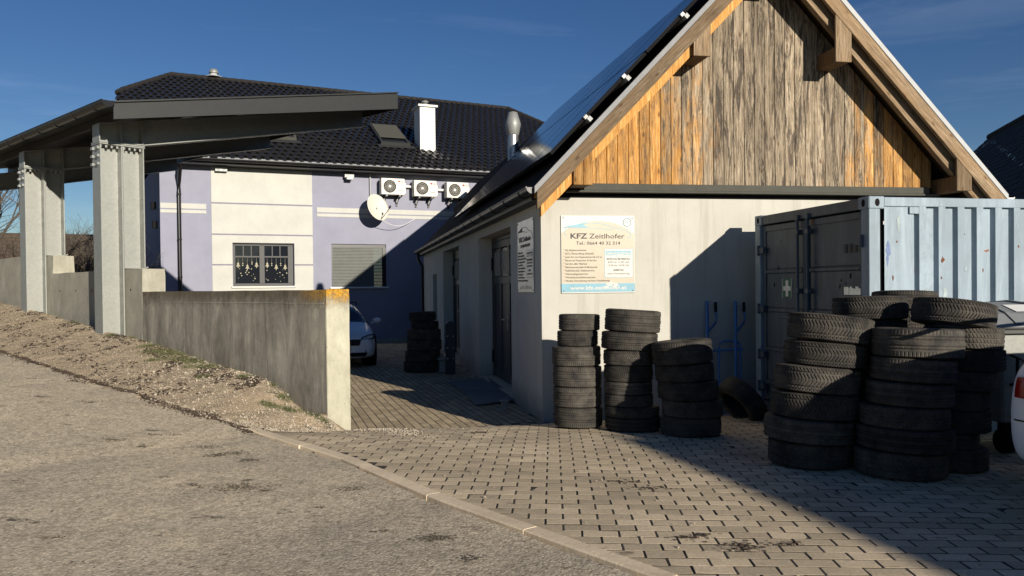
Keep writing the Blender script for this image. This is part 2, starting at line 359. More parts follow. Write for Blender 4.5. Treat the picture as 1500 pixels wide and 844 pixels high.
# ------------------------------------------------------------------ mesh building
ROOT = {}     # root name -> inverse world matrix (numpy)
def tag(o, label=None, cat=None, group=None, kind=None):
    if label: o['label'] = label
    if cat: o['category'] = cat
    if group: o['group'] = group
    if kind: o['kind'] = kind
    return o
def thing(name, fr, label=None, cat=None, group=None, kind=None):
    o = bpy.data.objects.new(name, None); COL.objects.link(o)
    o.empty_display_size = .2
    o.location = tuple(fr.o); o.rotation_euler = (0, 0, -R(fr.yaw))
    ROOT[o.name] = np.array((Matrix.Translation(tuple(fr.o)) @ Matrix.Rotation(-R(fr.yaw), 4, 'Z')).inverted())
    return tag(o, label, cat, group, kind)
def inv_of(parent):
    p = parent
    while p.parent: p = p.parent
    return ROOT[p.name]
class MB:
    def __init__(s): s.v = []; s.f = []; s.mi = []; s.sm = []
    def add(s, vs, fs, mi=0, sm=False):
        k = len(s.v); s.v += [tuple(map(float, v)) for v in vs]
        for f in fs: s.f.append(tuple(k + i for i in f)); s.mi.append(mi); s.sm.append(sm)
        return s
    def box(s, fr, x0, x1, y0, y1, z0, z1, mi=0):
        P = [fr.p(x, y, z) for z in (z0, z1) for y in (y0, y1) for x in (x0, x1)]
        return s.add(P, [(0, 2, 3, 1), (4, 5, 7, 6), (0, 1, 5, 4), (2, 6, 7, 3), (0, 4, 6, 2), (1, 3, 7, 5)], mi)
    def prism(s, fr, poly, y0, y1, mi=0):
        """polygon in (x,z) extruded along y"""
        n = len(poly); P = [fr.p(x, y0, z) for x, z in poly] + [fr.p(x, y1, z) for x, z in poly]
        return s.add(P, [tuple(range(n)), tuple(range(2 * n - 1, n - 1, -1))] + [(i, n + i, n + (i + 1) % n, (i + 1) % n) for i in range(n)], mi)
    def prismx(s, fr, poly, x0, x1, mi=0):
        n = len(poly); P = [fr.p(x0, y, z) for y, z in poly] + [fr.p(x1, y, z) for y, z in poly]
        return s.add(P, [tuple(range(n)), tuple(range(2 * n - 1, n - 1, -1))] + [(i, n + i, n + (i + 1) % n, (i + 1) % n) for i in range(n)], mi)
    def prismz(s, pts, z0, z1, mi=0):
        n = len(pts); P = [(p[0], p[1], z0) for p in pts] + [(p[0], p[1], z1) for p in pts]
        return s.add(P, [tuple(range(n - 1, -1, -1)), tuple(range(n, 2 * n))] + [(i, (i + 1) % n, n + (i + 1) % n, n + i) for i in range(n)], mi)
    def tube(s, pts, r, n=10, mi=0, cap=True, sm=True):
        pts = [np.array(p, float) for p in pts]; rs = r if isinstance(r, (list, tuple)) else [r] * len(pts)
        V = []; up = np.array([0.12, .07, 1.])
        for i, p in enumerate(pts):
            d = pts[min(i + 1, len(pts) - 1)] - pts[max(i - 1, 0)]; d /= np.linalg.norm(d) + 1e-9
            u = up if abs(d[2]) < .95 else np.array([1., .1, 0])
            a = np.cross(d, u); a /= np.linalg.norm(a); b = np.cross(d, a)
            for k in range(n):
                t = 2 * math.pi * k / n; V.append(p + rs[i] * (a * math.cos(t) + b * math.sin(t)))
        Fs = [(i * n + k, i * n + (k + 1) % n, (i + 1) * n + (k + 1) % n, (i + 1) * n + k) for i in range(len(pts) - 1) for k in range(n)]
        s.add(V, Fs, mi, sm)
        if cap:
            m = len(pts) - 1
            s.add(V[:n], [tuple(range(n - 1, -1, -1))], mi); s.add(V[m * n:], [tuple(range(n))], mi)
        return s
    def lathe(s, fr, prof, n=24, mi=0, sm=True):
        V = []; m = len(prof)
        for k in range(n):
            t = 2 * math.pi * k / n
            for r, z in prof: V.append(fr.p(r * math.cos(t), r * math.sin(t), z))
        Fs = [(k * m + i, ((k + 1) % n) * m + i, ((k + 1) % n) * m + i + 1, k * m + i + 1) for k in range(n) for i in range(m - 1)]
        return s.add(V, Fs, mi, sm)
    def build(s, name, mats, parent=None, label=None, cat=None, group=None, kind=None, bev=0., at=None):
        me = bpy.data.meshes.new(name)
        V = np.array(s.v, float)
        if parent is not None:
            Mi = inv_of(parent); V = V @ Mi[:3, :3].T + Mi[:3, 3]
        loc = None
        if parent is None:
            loc = np.array(at if at is not None else [V[:, 0].mean(), V[:, 1].mean(), V[:, 2].min()]); V = V - loc
        me.from_pydata(V.tolist(), [], s.f)
        mats = mats if isinstance(mats, (list, tuple)) else [mats]
        for m in mats: me.materials.append(M[m] if isinstance(m, str) else m)
        me.polygons.foreach_set('material_index', s.mi); me.polygons.foreach_set('use_smooth', s.sm); me.update()
        o = bpy.data.objects.new(name, me); COL.objects.link(o)
        if parent is not None: o.parent = parent
        else:
            o.location = tuple(loc); ROOT[o.name] = np.array(Matrix.Translation(tuple(loc)).inverted())
        if bev:
            md = o.modifiers.new('bevel', 'BEVEL'); md.width = bev; md.segments = 1; md.limit_method = 'ANGLE'; md.angle_limit = R(50)
        return tag(o, label, cat, group, kind)
def fix_normals(o):
    import bmesh
    bm = bmesh.new(); bm.from_mesh(o.data); bmesh.ops.recalc_face_normals(bm, faces=bm.faces); bm.to_mesh(o.data); bm.free(); return o
def piece(name, me, parent, loc, rot=(0, 0, 0), scale=(1, 1, 1)):
    o = bpy.data.objects.new(name, me); COL.objects.link(o); o.parent = parent; o.location = loc; o.rotation_euler = rot; o.scale = scale; return o
def copy_tree(o, parent=None):
    c = o.copy(); COL.objects.link(c)
    if parent is not None: c.parent = parent
    for ch in list(o.children): copy_tree(ch, c)
    return c
def text(name, s, fr, x, y, z, size, mat, parent, align='LEFT', bold=0., fit=None, dep=.0015):
    """flat print standing on the local plane y (facing -y)"""
    cu = bpy.data.curves.new(name, 'FONT'); cu.body = s; cu.size = size; cu.align_x = align; cu.offset = bold; cu.extrude = dep; cu.resolution_u = 2
    t = bpy.data.objects.new(name, cu)
    me = bpy.data.meshes.new_from_object(t); bpy.data.objects.remove(t); bpy.data.curves.remove(cu)
    n = len(me.vertices); a = np.zeros(n * 3); me.vertices.foreach_get('co', a); a = a.reshape(-1, 3)
    if fit and n:
        w = a[:, 0].max() - a[:, 0].min(); a[:, 0] *= fit / w
    Wd = np.array([fr.p(x + q[0], y - q[2], z + q[1]) for q in a])
    Mi = inv_of(parent); Wd = Wd @ Mi[:3, :3].T + Mi[:3, 3]
    me.vertices.foreach_set('co', Wd.ravel()); me.materials.clear(); me.materials.append(M[mat]); me.name = name; me.update()
    o = bpy.data.objects.new(name, me); COL.objects.link(o); o.parent = parent; return o

# ------------------------------------------------------------------ terrain heights
EDGE = np.array([(14, -12.3, .25), (3.5, .18, .25), (.6, 3.64, .25), (-.5, 4.95, .25), (-1.36, 6.08, .27), (-2.38, 7.12, .30), (-4.27, 8.58, .50), (-7.21, 10.85, .80), (-15, 16.6, 1.45), (-60, 50, 4)])
WO = np.array([-2.02, 8.40]); WD = np.array([-.7509, .6604]); WN = np.array([.6604, .7509])   # wall: outer bottom corner, run direction, inward normal
ZW = np.array([(-.9, 0), (-.35, .03), (0, .22), (.3, .36), (.54, .505), (.89, .62), (1.44, .68), (2.19, .73), (3.04, .84), (4.33, .97), (5.2, 1.02), (8.5, 1.32), (12, 1.55), (40, 3.4)])
DR0 = np.array([-1.80, 8.47]); DR1 = np.array([.37, 9.15]); DRD = (DR1 - DR0) / np.linalg.norm(DR1 - DR0); DRN = np.array([-DRD[1], DRD[0]])
def edge_q(x, y):
    """signed distance to the road edge (positive = yard side) and edge height"""
    x = np.asarray(x, float); y = np.asarray(y, float)
    best = np.full(x.shape, 1e9); sd = np.zeros(x.shape); ze = np.zeros(x.shape)
    for i in range(len(EDGE) - 1):
        a, b = EDGE[i], EDGE[i + 1]; d = b[:2] - a[:2]; L2 = d @ d
        t = np.clip(((x - a[0]) * d[0] + (y - a[1]) * d[1]) / L2, 0, 1)
        qx, qy = x - (a[0] + t * d[0]), y - (a[1] + t * d[1]); dist = np.hypot(qx, qy)
        sgn = np.sign(d[1] * qx - d[0] * qy)
        m = dist < best
        best = np.where(m, dist, best); sd = np.where(m, dist * np.where(sgn == 0, 1, sgn), sd); ze = np.where(m, a[2] + t * (b[2] - a[2]), ze)
    return sd, ze
def wall_q(x, y):
    return (x - WO[0]) * WD[0] + (y - WO[1]) * WD[1], (x - WO[0]) * WN[0] + (y - WO[1]) * WN[1]
def drain_q(x, y): return (x - DR0[0]) * DRN[0] + (y - DR0[1]) * DRN[1]      # positive = beyond, in the yard
def sstep(a, b, x): t = np.clip((x - a) / (b - a), 0, 1); return t * t * (3 - 2 * t)
def zg(x, y):
    x = np.asarray(x, float); y = np.asarray(y, float)
    sd, ze = edge_q(x, y); t, dw = wall_q(x, y); dd = -drain_q(x, y)
    ds = np.maximum(sd, 0); f = ds / (ds + np.maximum(dd, 1e-3)); f = np.where(dd <= 0, 1, f)
    za = ze * (1 - f ** 2.4)
    g = ds / (ds + np.maximum(-dw, 1e-3)); g = np.where(dw >= 0, 1, g)
    zv = ze + (np.interp(t, ZW[:, 0], ZW[:, 1]) - ze) * g ** .85
    zv = np.where((dw > 0) & (t < .02), zv * np.clip(1 - dw / .30, 0, 1), zv)
    w = sstep(-1.0, -.02, t)
    z = za * (1 - w) + zv * w
    inside = ((dw > .15) & (t > -.1)) | ((dd < 0) & (dw > -.2))
    z = np.where(inside, np.interp(y, [-99, 17, 24, 31.5, 99], [0, 0, -.12, -.60, -.60]), z)
    return np.where(sd <= 0, ze, z)
def zs(x, y): return float(zg(np.array([x]), np.array([y]))[0])

def sheet(name, X, Y, Z, mat, mask=None, parent=None, sm=True, **k):
    """grid mesh from 2-D arrays"""
    n, m = X.shape; V = np.stack([X, Y, Z], -1).reshape(-1, 3)
    idx = np.arange(n * m).reshape(n, m)
    q = np.stack([idx[:-1, :-1], idx[1:, :-1], idx[1:, 1:], idx[:-1, 1:]], -1).reshape(-1, 4)
    if mask is not None:
        mm = (mask[:-1, :-1] & mask[1:, :-1] & mask[1:, 1:] & mask[:-1, 1:]).reshape(-1); q = q[mm]
    me = bpy.data.meshes.new(name); me.from_pydata(V.tolist(), [], q.tolist())
    # make faces look up
    me.polygons.foreach_set('use_smooth', [sm] * len(q)); me.materials.append(M[mat]); me.update()
    if len(q) and me.polygons[len(q) // 2].normal.z < 0: me.flip_normals()
    o = bpy.data.objects.new(name, me); COL.objects.link(o)
    if parent is not None: o.parent = parent
    ROOT[o.name] = np.eye(4)
    return tag(o, **k)
def fbm(x, y, seed=0, oct=4, f=1.):
    r = np.random.RandomState(seed); z = np.zeros_like(x, float); a = 1.
    for i in range(oct):
        for k in range(3):
            th = r.rand() * 6.28; ph = r.rand() * 6.28; ff = f * (1 + .4 * r.rand())
            z += a / 3 * np.sin((x * math.cos(th) + y * math.sin(th)) * ff * 6.28 + ph + 1.3 * np.sin((y * math.cos(th) - x * math.sin(th)) * ff * 4.1 + ph))
        f *= 2.1; a *= .5
    return z

# base ground: one sheet out to the horizon
def spaced(lo, hi, step, far):
    c = list(np.arange(lo, hi + 1e-6, step)); a = []; b = []; d = step; p = lo
    while p > -far: d *= 1.35; p -= d; a.append(p)
    d = step; p = hi
    while p < far: d *= 1.35; p += d; b.append(p)
    return np.array(a[::-1] + c + b)
gx = spaced(-12, 9, .12, 900); gy = spaced(0, 16, .12, 1200)
GX, GY = np.meshgrid(gx, gy, indexing='ij')
GZ = zg(GX, GY)
GZ = np.where(GY > 30, np.minimum(GZ, .8), GZ) - .07
GZ = np.where((np.abs(GX) > 60) | (GY > 80) | (GY < -60), -.6, GZ)
sheet('ground', GX, GY, GZ, 'soil', kind='structure')

# road: strips along its edge
def edge_pts(n, lo, hi):
    seg = np.linalg.norm(np.diff(EDGE[:, :2], axis=0), axis=1); cum = np.concatenate([[0], np.cumsum(seg)])
    s = np.linspace(lo, hi, n); P = np.stack([np.interp(s, cum, EDGE[:, i]) for i in range(3)], 1)
    T = np.gradient(P[:, :2], axis=0); T /= np.linalg.norm(T, axis=1)[:, None]
    k = 7
    Tp = np.pad(T, ((k, k), (0, 0)), 'edge'); T = np.stack([np.convolve(Tp[:, i], np.ones(2 * k + 1) / (2 * k + 1), 'valid') for i in range(2)], 1)
    return s, P, np.stack([T[:, 1], -T[:, 0]], 1), cum
s_, P_, N_, CUM = edge_pts(560, 8, 44)
sK = CUM[5]                                                       # where the kerb ends and the gravel begins
offs = np.concatenate([[0], -np.geomspace(.03, 12, 70)])
rag = np.where(s_ > sK - .05, .05 * fbm(s_, s_ * 0, 3, 4, .9) + .03 * fbm(s_, s_ * 0, 9, 3, 4.), .012 * fbm(s_, s_ * 0, 5, 3, 3.) - .006)
RX = P_[:, 0][:, None] + N_[:, 0][:, None] * (offs[None] + rag[:, None] * np.exp(offs[None] * 3)); RY = P_[:, 1][:, None] + N_[:, 1][:, None] * (offs[None] + rag[:, None] * np.exp(offs[None] * 3))
RZ = np.broadcast_to(P_[:, 2][:, None], RX.shape) + .006 + .006 * fbm(RX, RY, 2, 3, .5)
RZ = RZ + np.where(offs[None] > -.001, -.03, 0)
sheet('road', RX, RY, RZ, 'asphalt', kind='structure')

# gravel verge between road and wall
vs2 = np.linspace(-1.3, 13, 640); wv = np.linspace(0, 1, 90)
VX = np.zeros((640, 90)); VY = np.zeros((640, 90))
for i, t in enumerate(vs2):
    a = WO + WD * t + WN * .12
    if t < 0: a = WO + WD * t * .35 + WN * (.12 + .14 * min(1, -t * 3))
    # matching point a little under the asphalt edge
    ee = t * 1.02 + .2
    ts = np.clip(CUM[5] + ee + .35, CUM[5] - .2, 60) if t > -.4 else CUM[5] - .2
    b = np.array([np.interp(ts, CUM, EDGE[:, 0]), np.interp(ts, CUM, EDGE[:, 1])])
    nn = WN * -.14
    VX[i] = a[0] + (b[0] + nn[0] - a[0]) * wv; VY[i] = a[1] + (b[1] + nn[1] - a[1]) * wv
VZ = zg(VX, VY); tt, dww = wall_q(VX, VY); VZ2 = zg(VX - WN[0] * .12 * ((dww > -.05) & (tt > 0)), VY - WN[1] * .12 * ((dww > -.05) & (tt > 0))); VZ = VZ2
VZ = VZ + .004 + .010 * fbm(VX, VY, 4, 4, 1.5) + .010 * np.exp(dww * 3) * np.abs(fbm(VX, VY, 8, 3, 3.5))
vsd, _ = edge_q(VX, VY); VZ = np.where(vsd < .02, VZ - .012, VZ)
sheet('gravel_verge', VX, VY, VZ, 'gravel', kind='structure')

# ------------------------------------------------------------------ paving
def chamfer_box(name, l, w, h, c, mat):
    V = []
    for z, k in ((-h, 0), (-c * .45, 0), (0, c)):
        V += [(-l / 2 + k, -w / 2 + k, z), (l / 2 - k, -w / 2 + k, z), (l / 2 - k, w / 2 - k, z), (-l / 2 + k, w / 2 - k, z)]
    Fs = [(8, 9, 10, 11)] + [(a + i, a + (i + 1) % 4, a + 4 + (i + 1) % 4, a + 4 + i) for a in (0, 4) for i in range(4)]
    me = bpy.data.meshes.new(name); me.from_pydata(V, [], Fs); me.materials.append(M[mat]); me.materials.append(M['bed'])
    me.polygons.foreach_set('material_index', [0] + [1] * 4 + [0] * 4); me.update(); return me, np.array(V), Fs      # sides take the dark joint-bed colour, standing in for shade in the joints
def pave(bedobj, centres, yaw, l, w, mat, nmax, minpx, seed, jit=.0014):
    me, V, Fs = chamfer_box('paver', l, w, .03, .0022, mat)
    r = np.random.RandomState(seed); C = np.array(centres)
    e = .05; X, Y = C[:, 0], C[:, 1]; Z = zg(X, Y); zx = (zg(X + e, Y) - zg(X - e, Y)) / (2 * e); zy = (zg(X, Y + e) - zg(X, Y - e)) / (2 * e)
    Z = Z + r.randn(len(C)) * jit * .6
    yw = yaw + r.randn(len(C)) * .012; tx = zy + r.randn(len(C)) * .007; ty = -zx + r.randn(len(C)) * .007
    size = []; 
    for i in range(len(C)):
        p, q = pr((X[i], Y[i], Z[i]))
        ins = -40 < p < 1540 and 400 < q < 880 and Y[i] > 1.5
        size.append(l * F_ / Y[i] if ins else 0)
    order = np.argsort(-np.array(size)); big = [i for i in order[:nmax] if size[i] >= minpx]; bs = set(big)
    for i in big:
        o = piece('paver', me, bedobj, (X[i], Y[i], Z[i]), (Matrix.Rotation(tx[i], 4, 'X') @ Matrix.Rotation(ty[i], 4, 'Y') @ Matrix.Rotation(yw[i], 4, 'Z')).to_euler())
    rest = [i for i in range(len(C)) if i not in bs]
    if rest:
        AV = []; AF = []; tone = []
        for k, i in enumerate(rest):
            Rm = np.array(Matrix.Rotation(tx[i], 3, 'X') @ Matrix.Rotation(ty[i], 3, 'Y') @ Matrix.Rotation(yw[i], 3, 'Z'))
            AV.append(V @ Rm.T + [X[i], Y[i], Z[i]]); AF += [tuple(12 * k + j for j in f) for f in Fs]; tone += [r.rand()] * 12
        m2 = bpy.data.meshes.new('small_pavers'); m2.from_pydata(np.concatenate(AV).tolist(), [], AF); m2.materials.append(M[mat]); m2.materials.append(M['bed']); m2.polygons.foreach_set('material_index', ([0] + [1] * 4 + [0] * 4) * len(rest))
        at = m2.attributes.new('tone', 'FLOAT', 'POINT'); at.data.foreach_set('value', tone); m2.update()
        o = bpy.data.objects.new('paver_field', m2); COL.objects.link(o); o.parent = bedobj; o['kind'] = 'stuff'
# garage frames
C0 = Zp(795.2, 618.3, 0)
G = Frame(C0, -9.68)                 # x along the gable wall, y into the building
GA = Frame(C0, -11.88)               # y along the side wall, x into the building
HK = 1.37; H0 = Zp(575, 503.5, -.60)
H = Frame(H0, -22.88, HK)                # house facade: x along, y into the house

# driveway apron
ax, ay = np.meshgrid(np.linspace(-3.2, 8, 280), np.linspace(-1, 11, 300), indexing='ij')
sd, ze = edge_q(ax, ay); dd = drain_q(ax, ay)
apron = sheet('driveway', ax, ay, zg(ax, ay) - .0028, 'bed', mask=(sd > .02) & (dd < -.02) & (wall_q(ax, ay)[0] < .1), kind='structure')
cs = []; yaw = R(-3.0); rx = np.array([math.cos(yaw), math.sin(yaw)]); ry = np.array([-math.sin(yaw), math.cos(yaw)])
PL, PW = .205, .108
for j in range(-30, 120):
    for i in range(-30, 50):
        c = np.array([0, 3.0]) + rx * ((i + .5 * (j % 2)) * PL) + ry * (j * PW)
        cs.append(c)
cs = np.array(cs); sd, _ = edge_q(cs[:, 0], cs[:, 1]); dd = drain_q(cs[:, 0], cs[:, 1]); t, dw = wall_q(cs[:, 0], cs[:, 1])
gu = (cs[:, 0] - C0[0]) * G.x[0] + (cs[:, 1] - C0[1]) * G.x[1]; gv = (cs[:, 0] - C0[0]) * G.y[0] + (cs[:, 1] - C0[1]) * G.y[1]
vis = (cs[:, 1] > 2.3) & (np.abs(cs[:, 0]) < cs[:, 1] * .72 + .5)
ok = (sd > .095) & (dd < -.10) & (t < .05) & ~((dw > -.35) & (t > -.32)) & vis & ~((gu > -.02) & (gv > -.04)) & (cs[:, 0] < 7)
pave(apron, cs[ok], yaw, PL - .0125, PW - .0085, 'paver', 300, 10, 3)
# half stones against the kerb are cut by it: kerb stones sit proud
kb = MB(); s = CUM[1] + .5; kid = 0
kerb = thing('kerb', Frame((0, 0, 0), 0), kind='structure')
while s < sK + .15:
    ln = .96 + .06 * rnd.random(); e = min(s + ln, sK + .2); n = 7
    q = np.linspace(s, e - .005, n); m = MB(); V = []; 
    yo = rnd.uniform(-.008, .008); zo = rnd.uniform(-.001, .001)
    for u in q:
        P = np.array([np.interp(u, s_, P_[:, i]) for i in range(3)]); Nn = np.array([np.interp(u, s_, N_[:, i]) for i in range(2)])
        for off, dz in ((.002, -.1), (.002, .008), (.012, .016), (.104, .014), (.112, .006), (.112, -.1)):
            V.append((P[0] + Nn[0] * (off + yo), P[1] + Nn[1] * (off + yo), P[2] + dz + zo))
    Fs = [(i * 6 + k, (i + 1) * 6 + k, (i + 1) * 6 + k + 1, i * 6 + k + 1) for i in range(n - 1) for k in range(5)] + [(0, 1, 2, 3, 4, 5), tuple((n - 1) * 6 + k for k in range(5, -1, -1))]
    m.add(V, Fs); fix_normals(m.build('kerb_stone', 'kerb', kerb)); s = e
# yard paving beyond the drain
yard = MB(); 
yx, yy = np.meshgrid(np.linspace(-14, 2, 60), np.linspace(7.5, 38, 110), indexing='ij')
yb = sheet('yard', yx, yy, np.interp(yy, [-99, 17, 24, 31.5, 99], [0, 0, -.12, -.60, -.60]) - .003, 'bed', mask=(drain_q(yx, yy) > -.1) & (wall_q(yx, yy)[1] > .02), kind='structure')
cs = []; yd = -DRN[0]; yaw2 = math.atan2(DRN[1], DRN[0]); a = DRN; b = DRD
for j in range(-20, 70):
    for i in range(0, 120):
        c = DR0 + a * (.15 + (i + .5 * (j % 2)) * .205) + b * (j * .103); cs.append(c)
cs = np.array(cs); q = np.array([GA.c((x, y, 0))[:2] for x, y in cs]); hq = np.array([H.c((x, y, 0))[1] for x, y in cs]); t, dw = wall_q(cs[:, 0], cs[:, 1])
px = np.array([pr((x, y, 0))[0] for x, y in cs])
ok = (q[:, 0] < -.0) & (hq < -.05) & (dw > .33) & (px > 490) & (drain_q(cs[:, 0], cs[:, 1]) > .1)
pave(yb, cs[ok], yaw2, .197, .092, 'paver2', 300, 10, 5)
# drain channel
fd = Frame((*DR0, 0), math.degrees(math.atan2(DRN[0], DRN[1])))
dr = thing('drain_channel', fd, 'narrow slotted steel drain channel across the paving from the concrete wall to the garage corner', 'drain')
m = MB(); m.box(fd, -.05, 2.5, -.07, -.055, -.04, .004); m.box(fd, -.05, 2.5, .055, .07, -.04, .004); m.build('frame', 'galv2', dr)
m = MB()
for i in range(84): m.box(fd, -.04 + i * .03, -.04 + i * .03 + .014, -.053, .053, -.015, .003)
g_ = m.build('grating', 'galv2', dr); g_['kind'] = 'stuff'
m = MB(); m.box(fd, -.05, 2.5, -.054, .054, -.06, -.03); m.build('channel_floor', 'bed', dr)

# ------------------------------------------------------------------ walls with openings
def cut_wall(mb, fr, x0, x1, z0, z1, y0, y1, holes, mi=0):
    xs = sorted({x0, x1, *[h[0] for h in holes], *[h[1] for h in holes]}); zs_ = sorted({z0, z1, *[h[2] for h in holes], *[h[3] for h in holes]})
    for a, b in zip(xs[:-1], xs[1:]):
        run = None
        for c, d in zip(zs_[:-1], zs_[1:]):
            inside = any(h[0] <= a + 1e-6 and b <= h[1] + 1e-6 and h[2] <= c + 1e-6 and d <= h[3] + 1e-6 for h in holes)
            if inside:
                if run: mb.box(fr, a, b, y0, y1, *run, mi); run = None
            else: run = (run[0], d) if run else (c, d)
        if run: mb.box(fr, a, b, y0, y1, *run, mi)
    return mb

# ================================================================== GARAGE
UA, ZA, SL = 2.88, 5.94, 1.043                                     # ridge position, outer top of the roof, slope
def zroof(u): return ZA - SL * abs(u - UA)
gar = thing('garage', G, 'white plastered workshop with steep gable of weathered spruce boards behind the tyre stacks', 'garage')
m = MB(); m.box(G, 0, 5.76, 0, .3, -.1, 2.70); m.build('gable_wall', 'plaster', gar)
GS = Frame(C0, -11.88 + 90)                                        # along the side wall: x runs towards the camera, y into the building
m = MB()
holes = [(-4.6, -1.79, -.1, 2.5), (-9.9, -7.1, -.1, 2.52), (-12.3, -11.3, .77, 2.01)]
cut_wall(m, GS, -14.9, -.0035, -.1, 2.68, 0, .32, holes)
m.build('side_wall', 'plaster_side', gar)
m = MB(); m.box(GS, -14.85, -.35, 1.6, 1.7, -.1, 2.6); m.build('inner_wall', 'blackm', gar)
for a, b in ((-4.6, -1.79), (-9.9, -7.1)): m = MB(); m.box(GS, a, b, .0, .5, -.1, .055); m.build('door_sill', 'kerb', gar)
m = MB(); m.prism(G, [(5.46, -.1), (5.76, -.1), (5.76, 2.7), (5.46, 2.7)], .302, 15, 0); m.build('far_wall', 'plaster', gar)
m = MB(); m.prism(G, [(.01, 2.702), (5.75, 2.702), (5.5, 3.0), (UA, ZA - .42), (.26, 3.0)], .04, .25); m.build('gable_backing', 'blackm', gar)
# cladding boards
bw = .1375; nb_ = 34; u0 = .545
for i in range(nb_):
    a = u0 + i * bw; b = a + bw - .0065
    if a > 5.21: break
    ta = min(zroof(a), zroof(b)) - .28 + abs(0)
    pts = [(a, 2.87), (b, 2.87), (b, zroof(b) - .30), (a, zroof(a) - .30)]
    if a < UA < b: pts.insert(3, (UA, ZA - .30))
    y0 = -.030 - rnd.uniform(0, .006); y1 = .036
    m = MB(); m.prism(G, pts, y0, y1)
    o = m.build('board', 'clad', gar, bev=.003)
for a, b in ((.30, .41), (.414, .525)):
    m = MB(); m.prism(G, [(a, 2.80), (b, 2.80), (b, zroof(b) - .27), (a, zroof(a) - .27)], -.44, -.405); m.build('board', 'clad', gar, bev=.003)
m = MB(); m.box(G, .52, 5.16, -.075, -.0, 2.785, 2.868); m.box(G, .30, 5.3, -.095, -.0, 2.758, 2.783); m.build('flashing', 'anth2', gar, bev=.004)
# purlins
for a, b, zt in ((.31, .52, None), (1.76, 1.97, None), (3.585, 3.795, None), (5.235, 5.445, None), (2.78, 2.99, None)):
    zb = {.31: 2.80, 1.76: 4.33, 3.585: 4.33, 5.235: 2.78, 2.78: 5.3}[a]
    pts = [(a, zb), (b, zb), (b, zroof(b) - .27), (a, zroof(a) - .27)]
    y0 = -.40 if a in (.31,) else -.47
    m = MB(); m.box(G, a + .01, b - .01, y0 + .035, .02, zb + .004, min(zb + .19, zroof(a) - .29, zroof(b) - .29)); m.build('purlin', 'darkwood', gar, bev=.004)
    m = MB(); m.prism(G, pts, y0, y0 + .033); m.build('purlin_cover', 'beam', gar, bev=.003)
# roof: layers following the slope, running back parallel to the side wall
def sprism(mb, poly, y0, ln, mi=0):
    n = len(poly); Pf = [G.p(x, y0, z) for x, z in poly]; Pb = [p + GA.y * ln for p in Pf]
    return mb.add(Pf + Pb, [tuple(range(n)), tuple(range(2 * n - 1, n - 1, -1))] + [(i, n + i, n + (i + 1) % n, (i + 1) % n) for i in range(n)], mi)
UL, UR = -.14, 5.93
def slope_poly(side, top, bot, e=0., k=0.):
    u = UL + e if side < 0 else UR - e
    return [(u, zroof(u) + top), (UA - k if side < 0 else UA + k, ZA + top - SL * k), (UA - k if side < 0 else UA + k, ZA + bot - SL * k), (u, zroof(u) + bot)]
for side in (-1, 1):
    m = MB(); sprism(m, slope_poly(side, -.005, -.075, 0, .002), -.44, 15.6); m.build('roof_covering', 'blackm', gar)
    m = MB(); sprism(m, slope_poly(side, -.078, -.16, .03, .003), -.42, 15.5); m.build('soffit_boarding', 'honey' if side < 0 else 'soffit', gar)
    m = MB(); sprism(m, slope_poly(side, .012, -.07, -.03, .001), -.485, .045); m.build('verge_flashing', 'alu' if side > 0 else 'verge', gar, bev=.003)
    m = MB(); sprism(m, slope_poly(side, -.073, -.285 if side < 0 else -.30, .0, .002), -.478, .05); m.build('bargeboard', 'beaml' if side < 0 else 'beamr', gar, bev=.004)
    if side < 0:
        m = MB(); sprism(m, slope_poly(side, -.165, -.42, .06, .003), -.40, .09); m.build('rafter', 'honey', gar, bev=.003)
    else:
        m = MB(); sprism(m, slope_poly(side, -.165, -.455, .12, .003), -.37, .08); m.build('rafter', 'beamr', gar, bev=.003)
m = MB(); k_ = [(1.9, zroof(1.9) - .06), (UA, ZA - .02), (4.4, zroof(4.4) - .06), (4.4, -.1), (1.9, -.1)]; Pa = [G.p(x, 0, z) + GA.y * 15.2 for x, z in k_]; Pb = [q + GA.y * 6.8 for q in Pa]
m.add(Pa + Pb, [(0, 1, 2, 3, 4), (9, 8, 7, 6, 5)] + [(i, 5 + i, 5 + (i + 1) % 5, (i + 1) % 5) for i in range(5)]); m.build('rear_shadow_block', 'blackm', gar)  # unseen block added behind the garage to lengthen its ridge shadow
# eaves soffit board on the left and the right
m = MB(); m.box(GS, -15.2, .2, -.16, .01, 2.64, 2.70); m.build('eaves_board', 'anth', gar)
# snow guard tubes and slate flashing strip down the far verge
m = MB()
pf = G.p(UL - .02, 14.6, zroof(UL) + .06); pb = G.p(UA - 1.6, 14.6, zroof(UA - 1.6) + .06)
gq = []
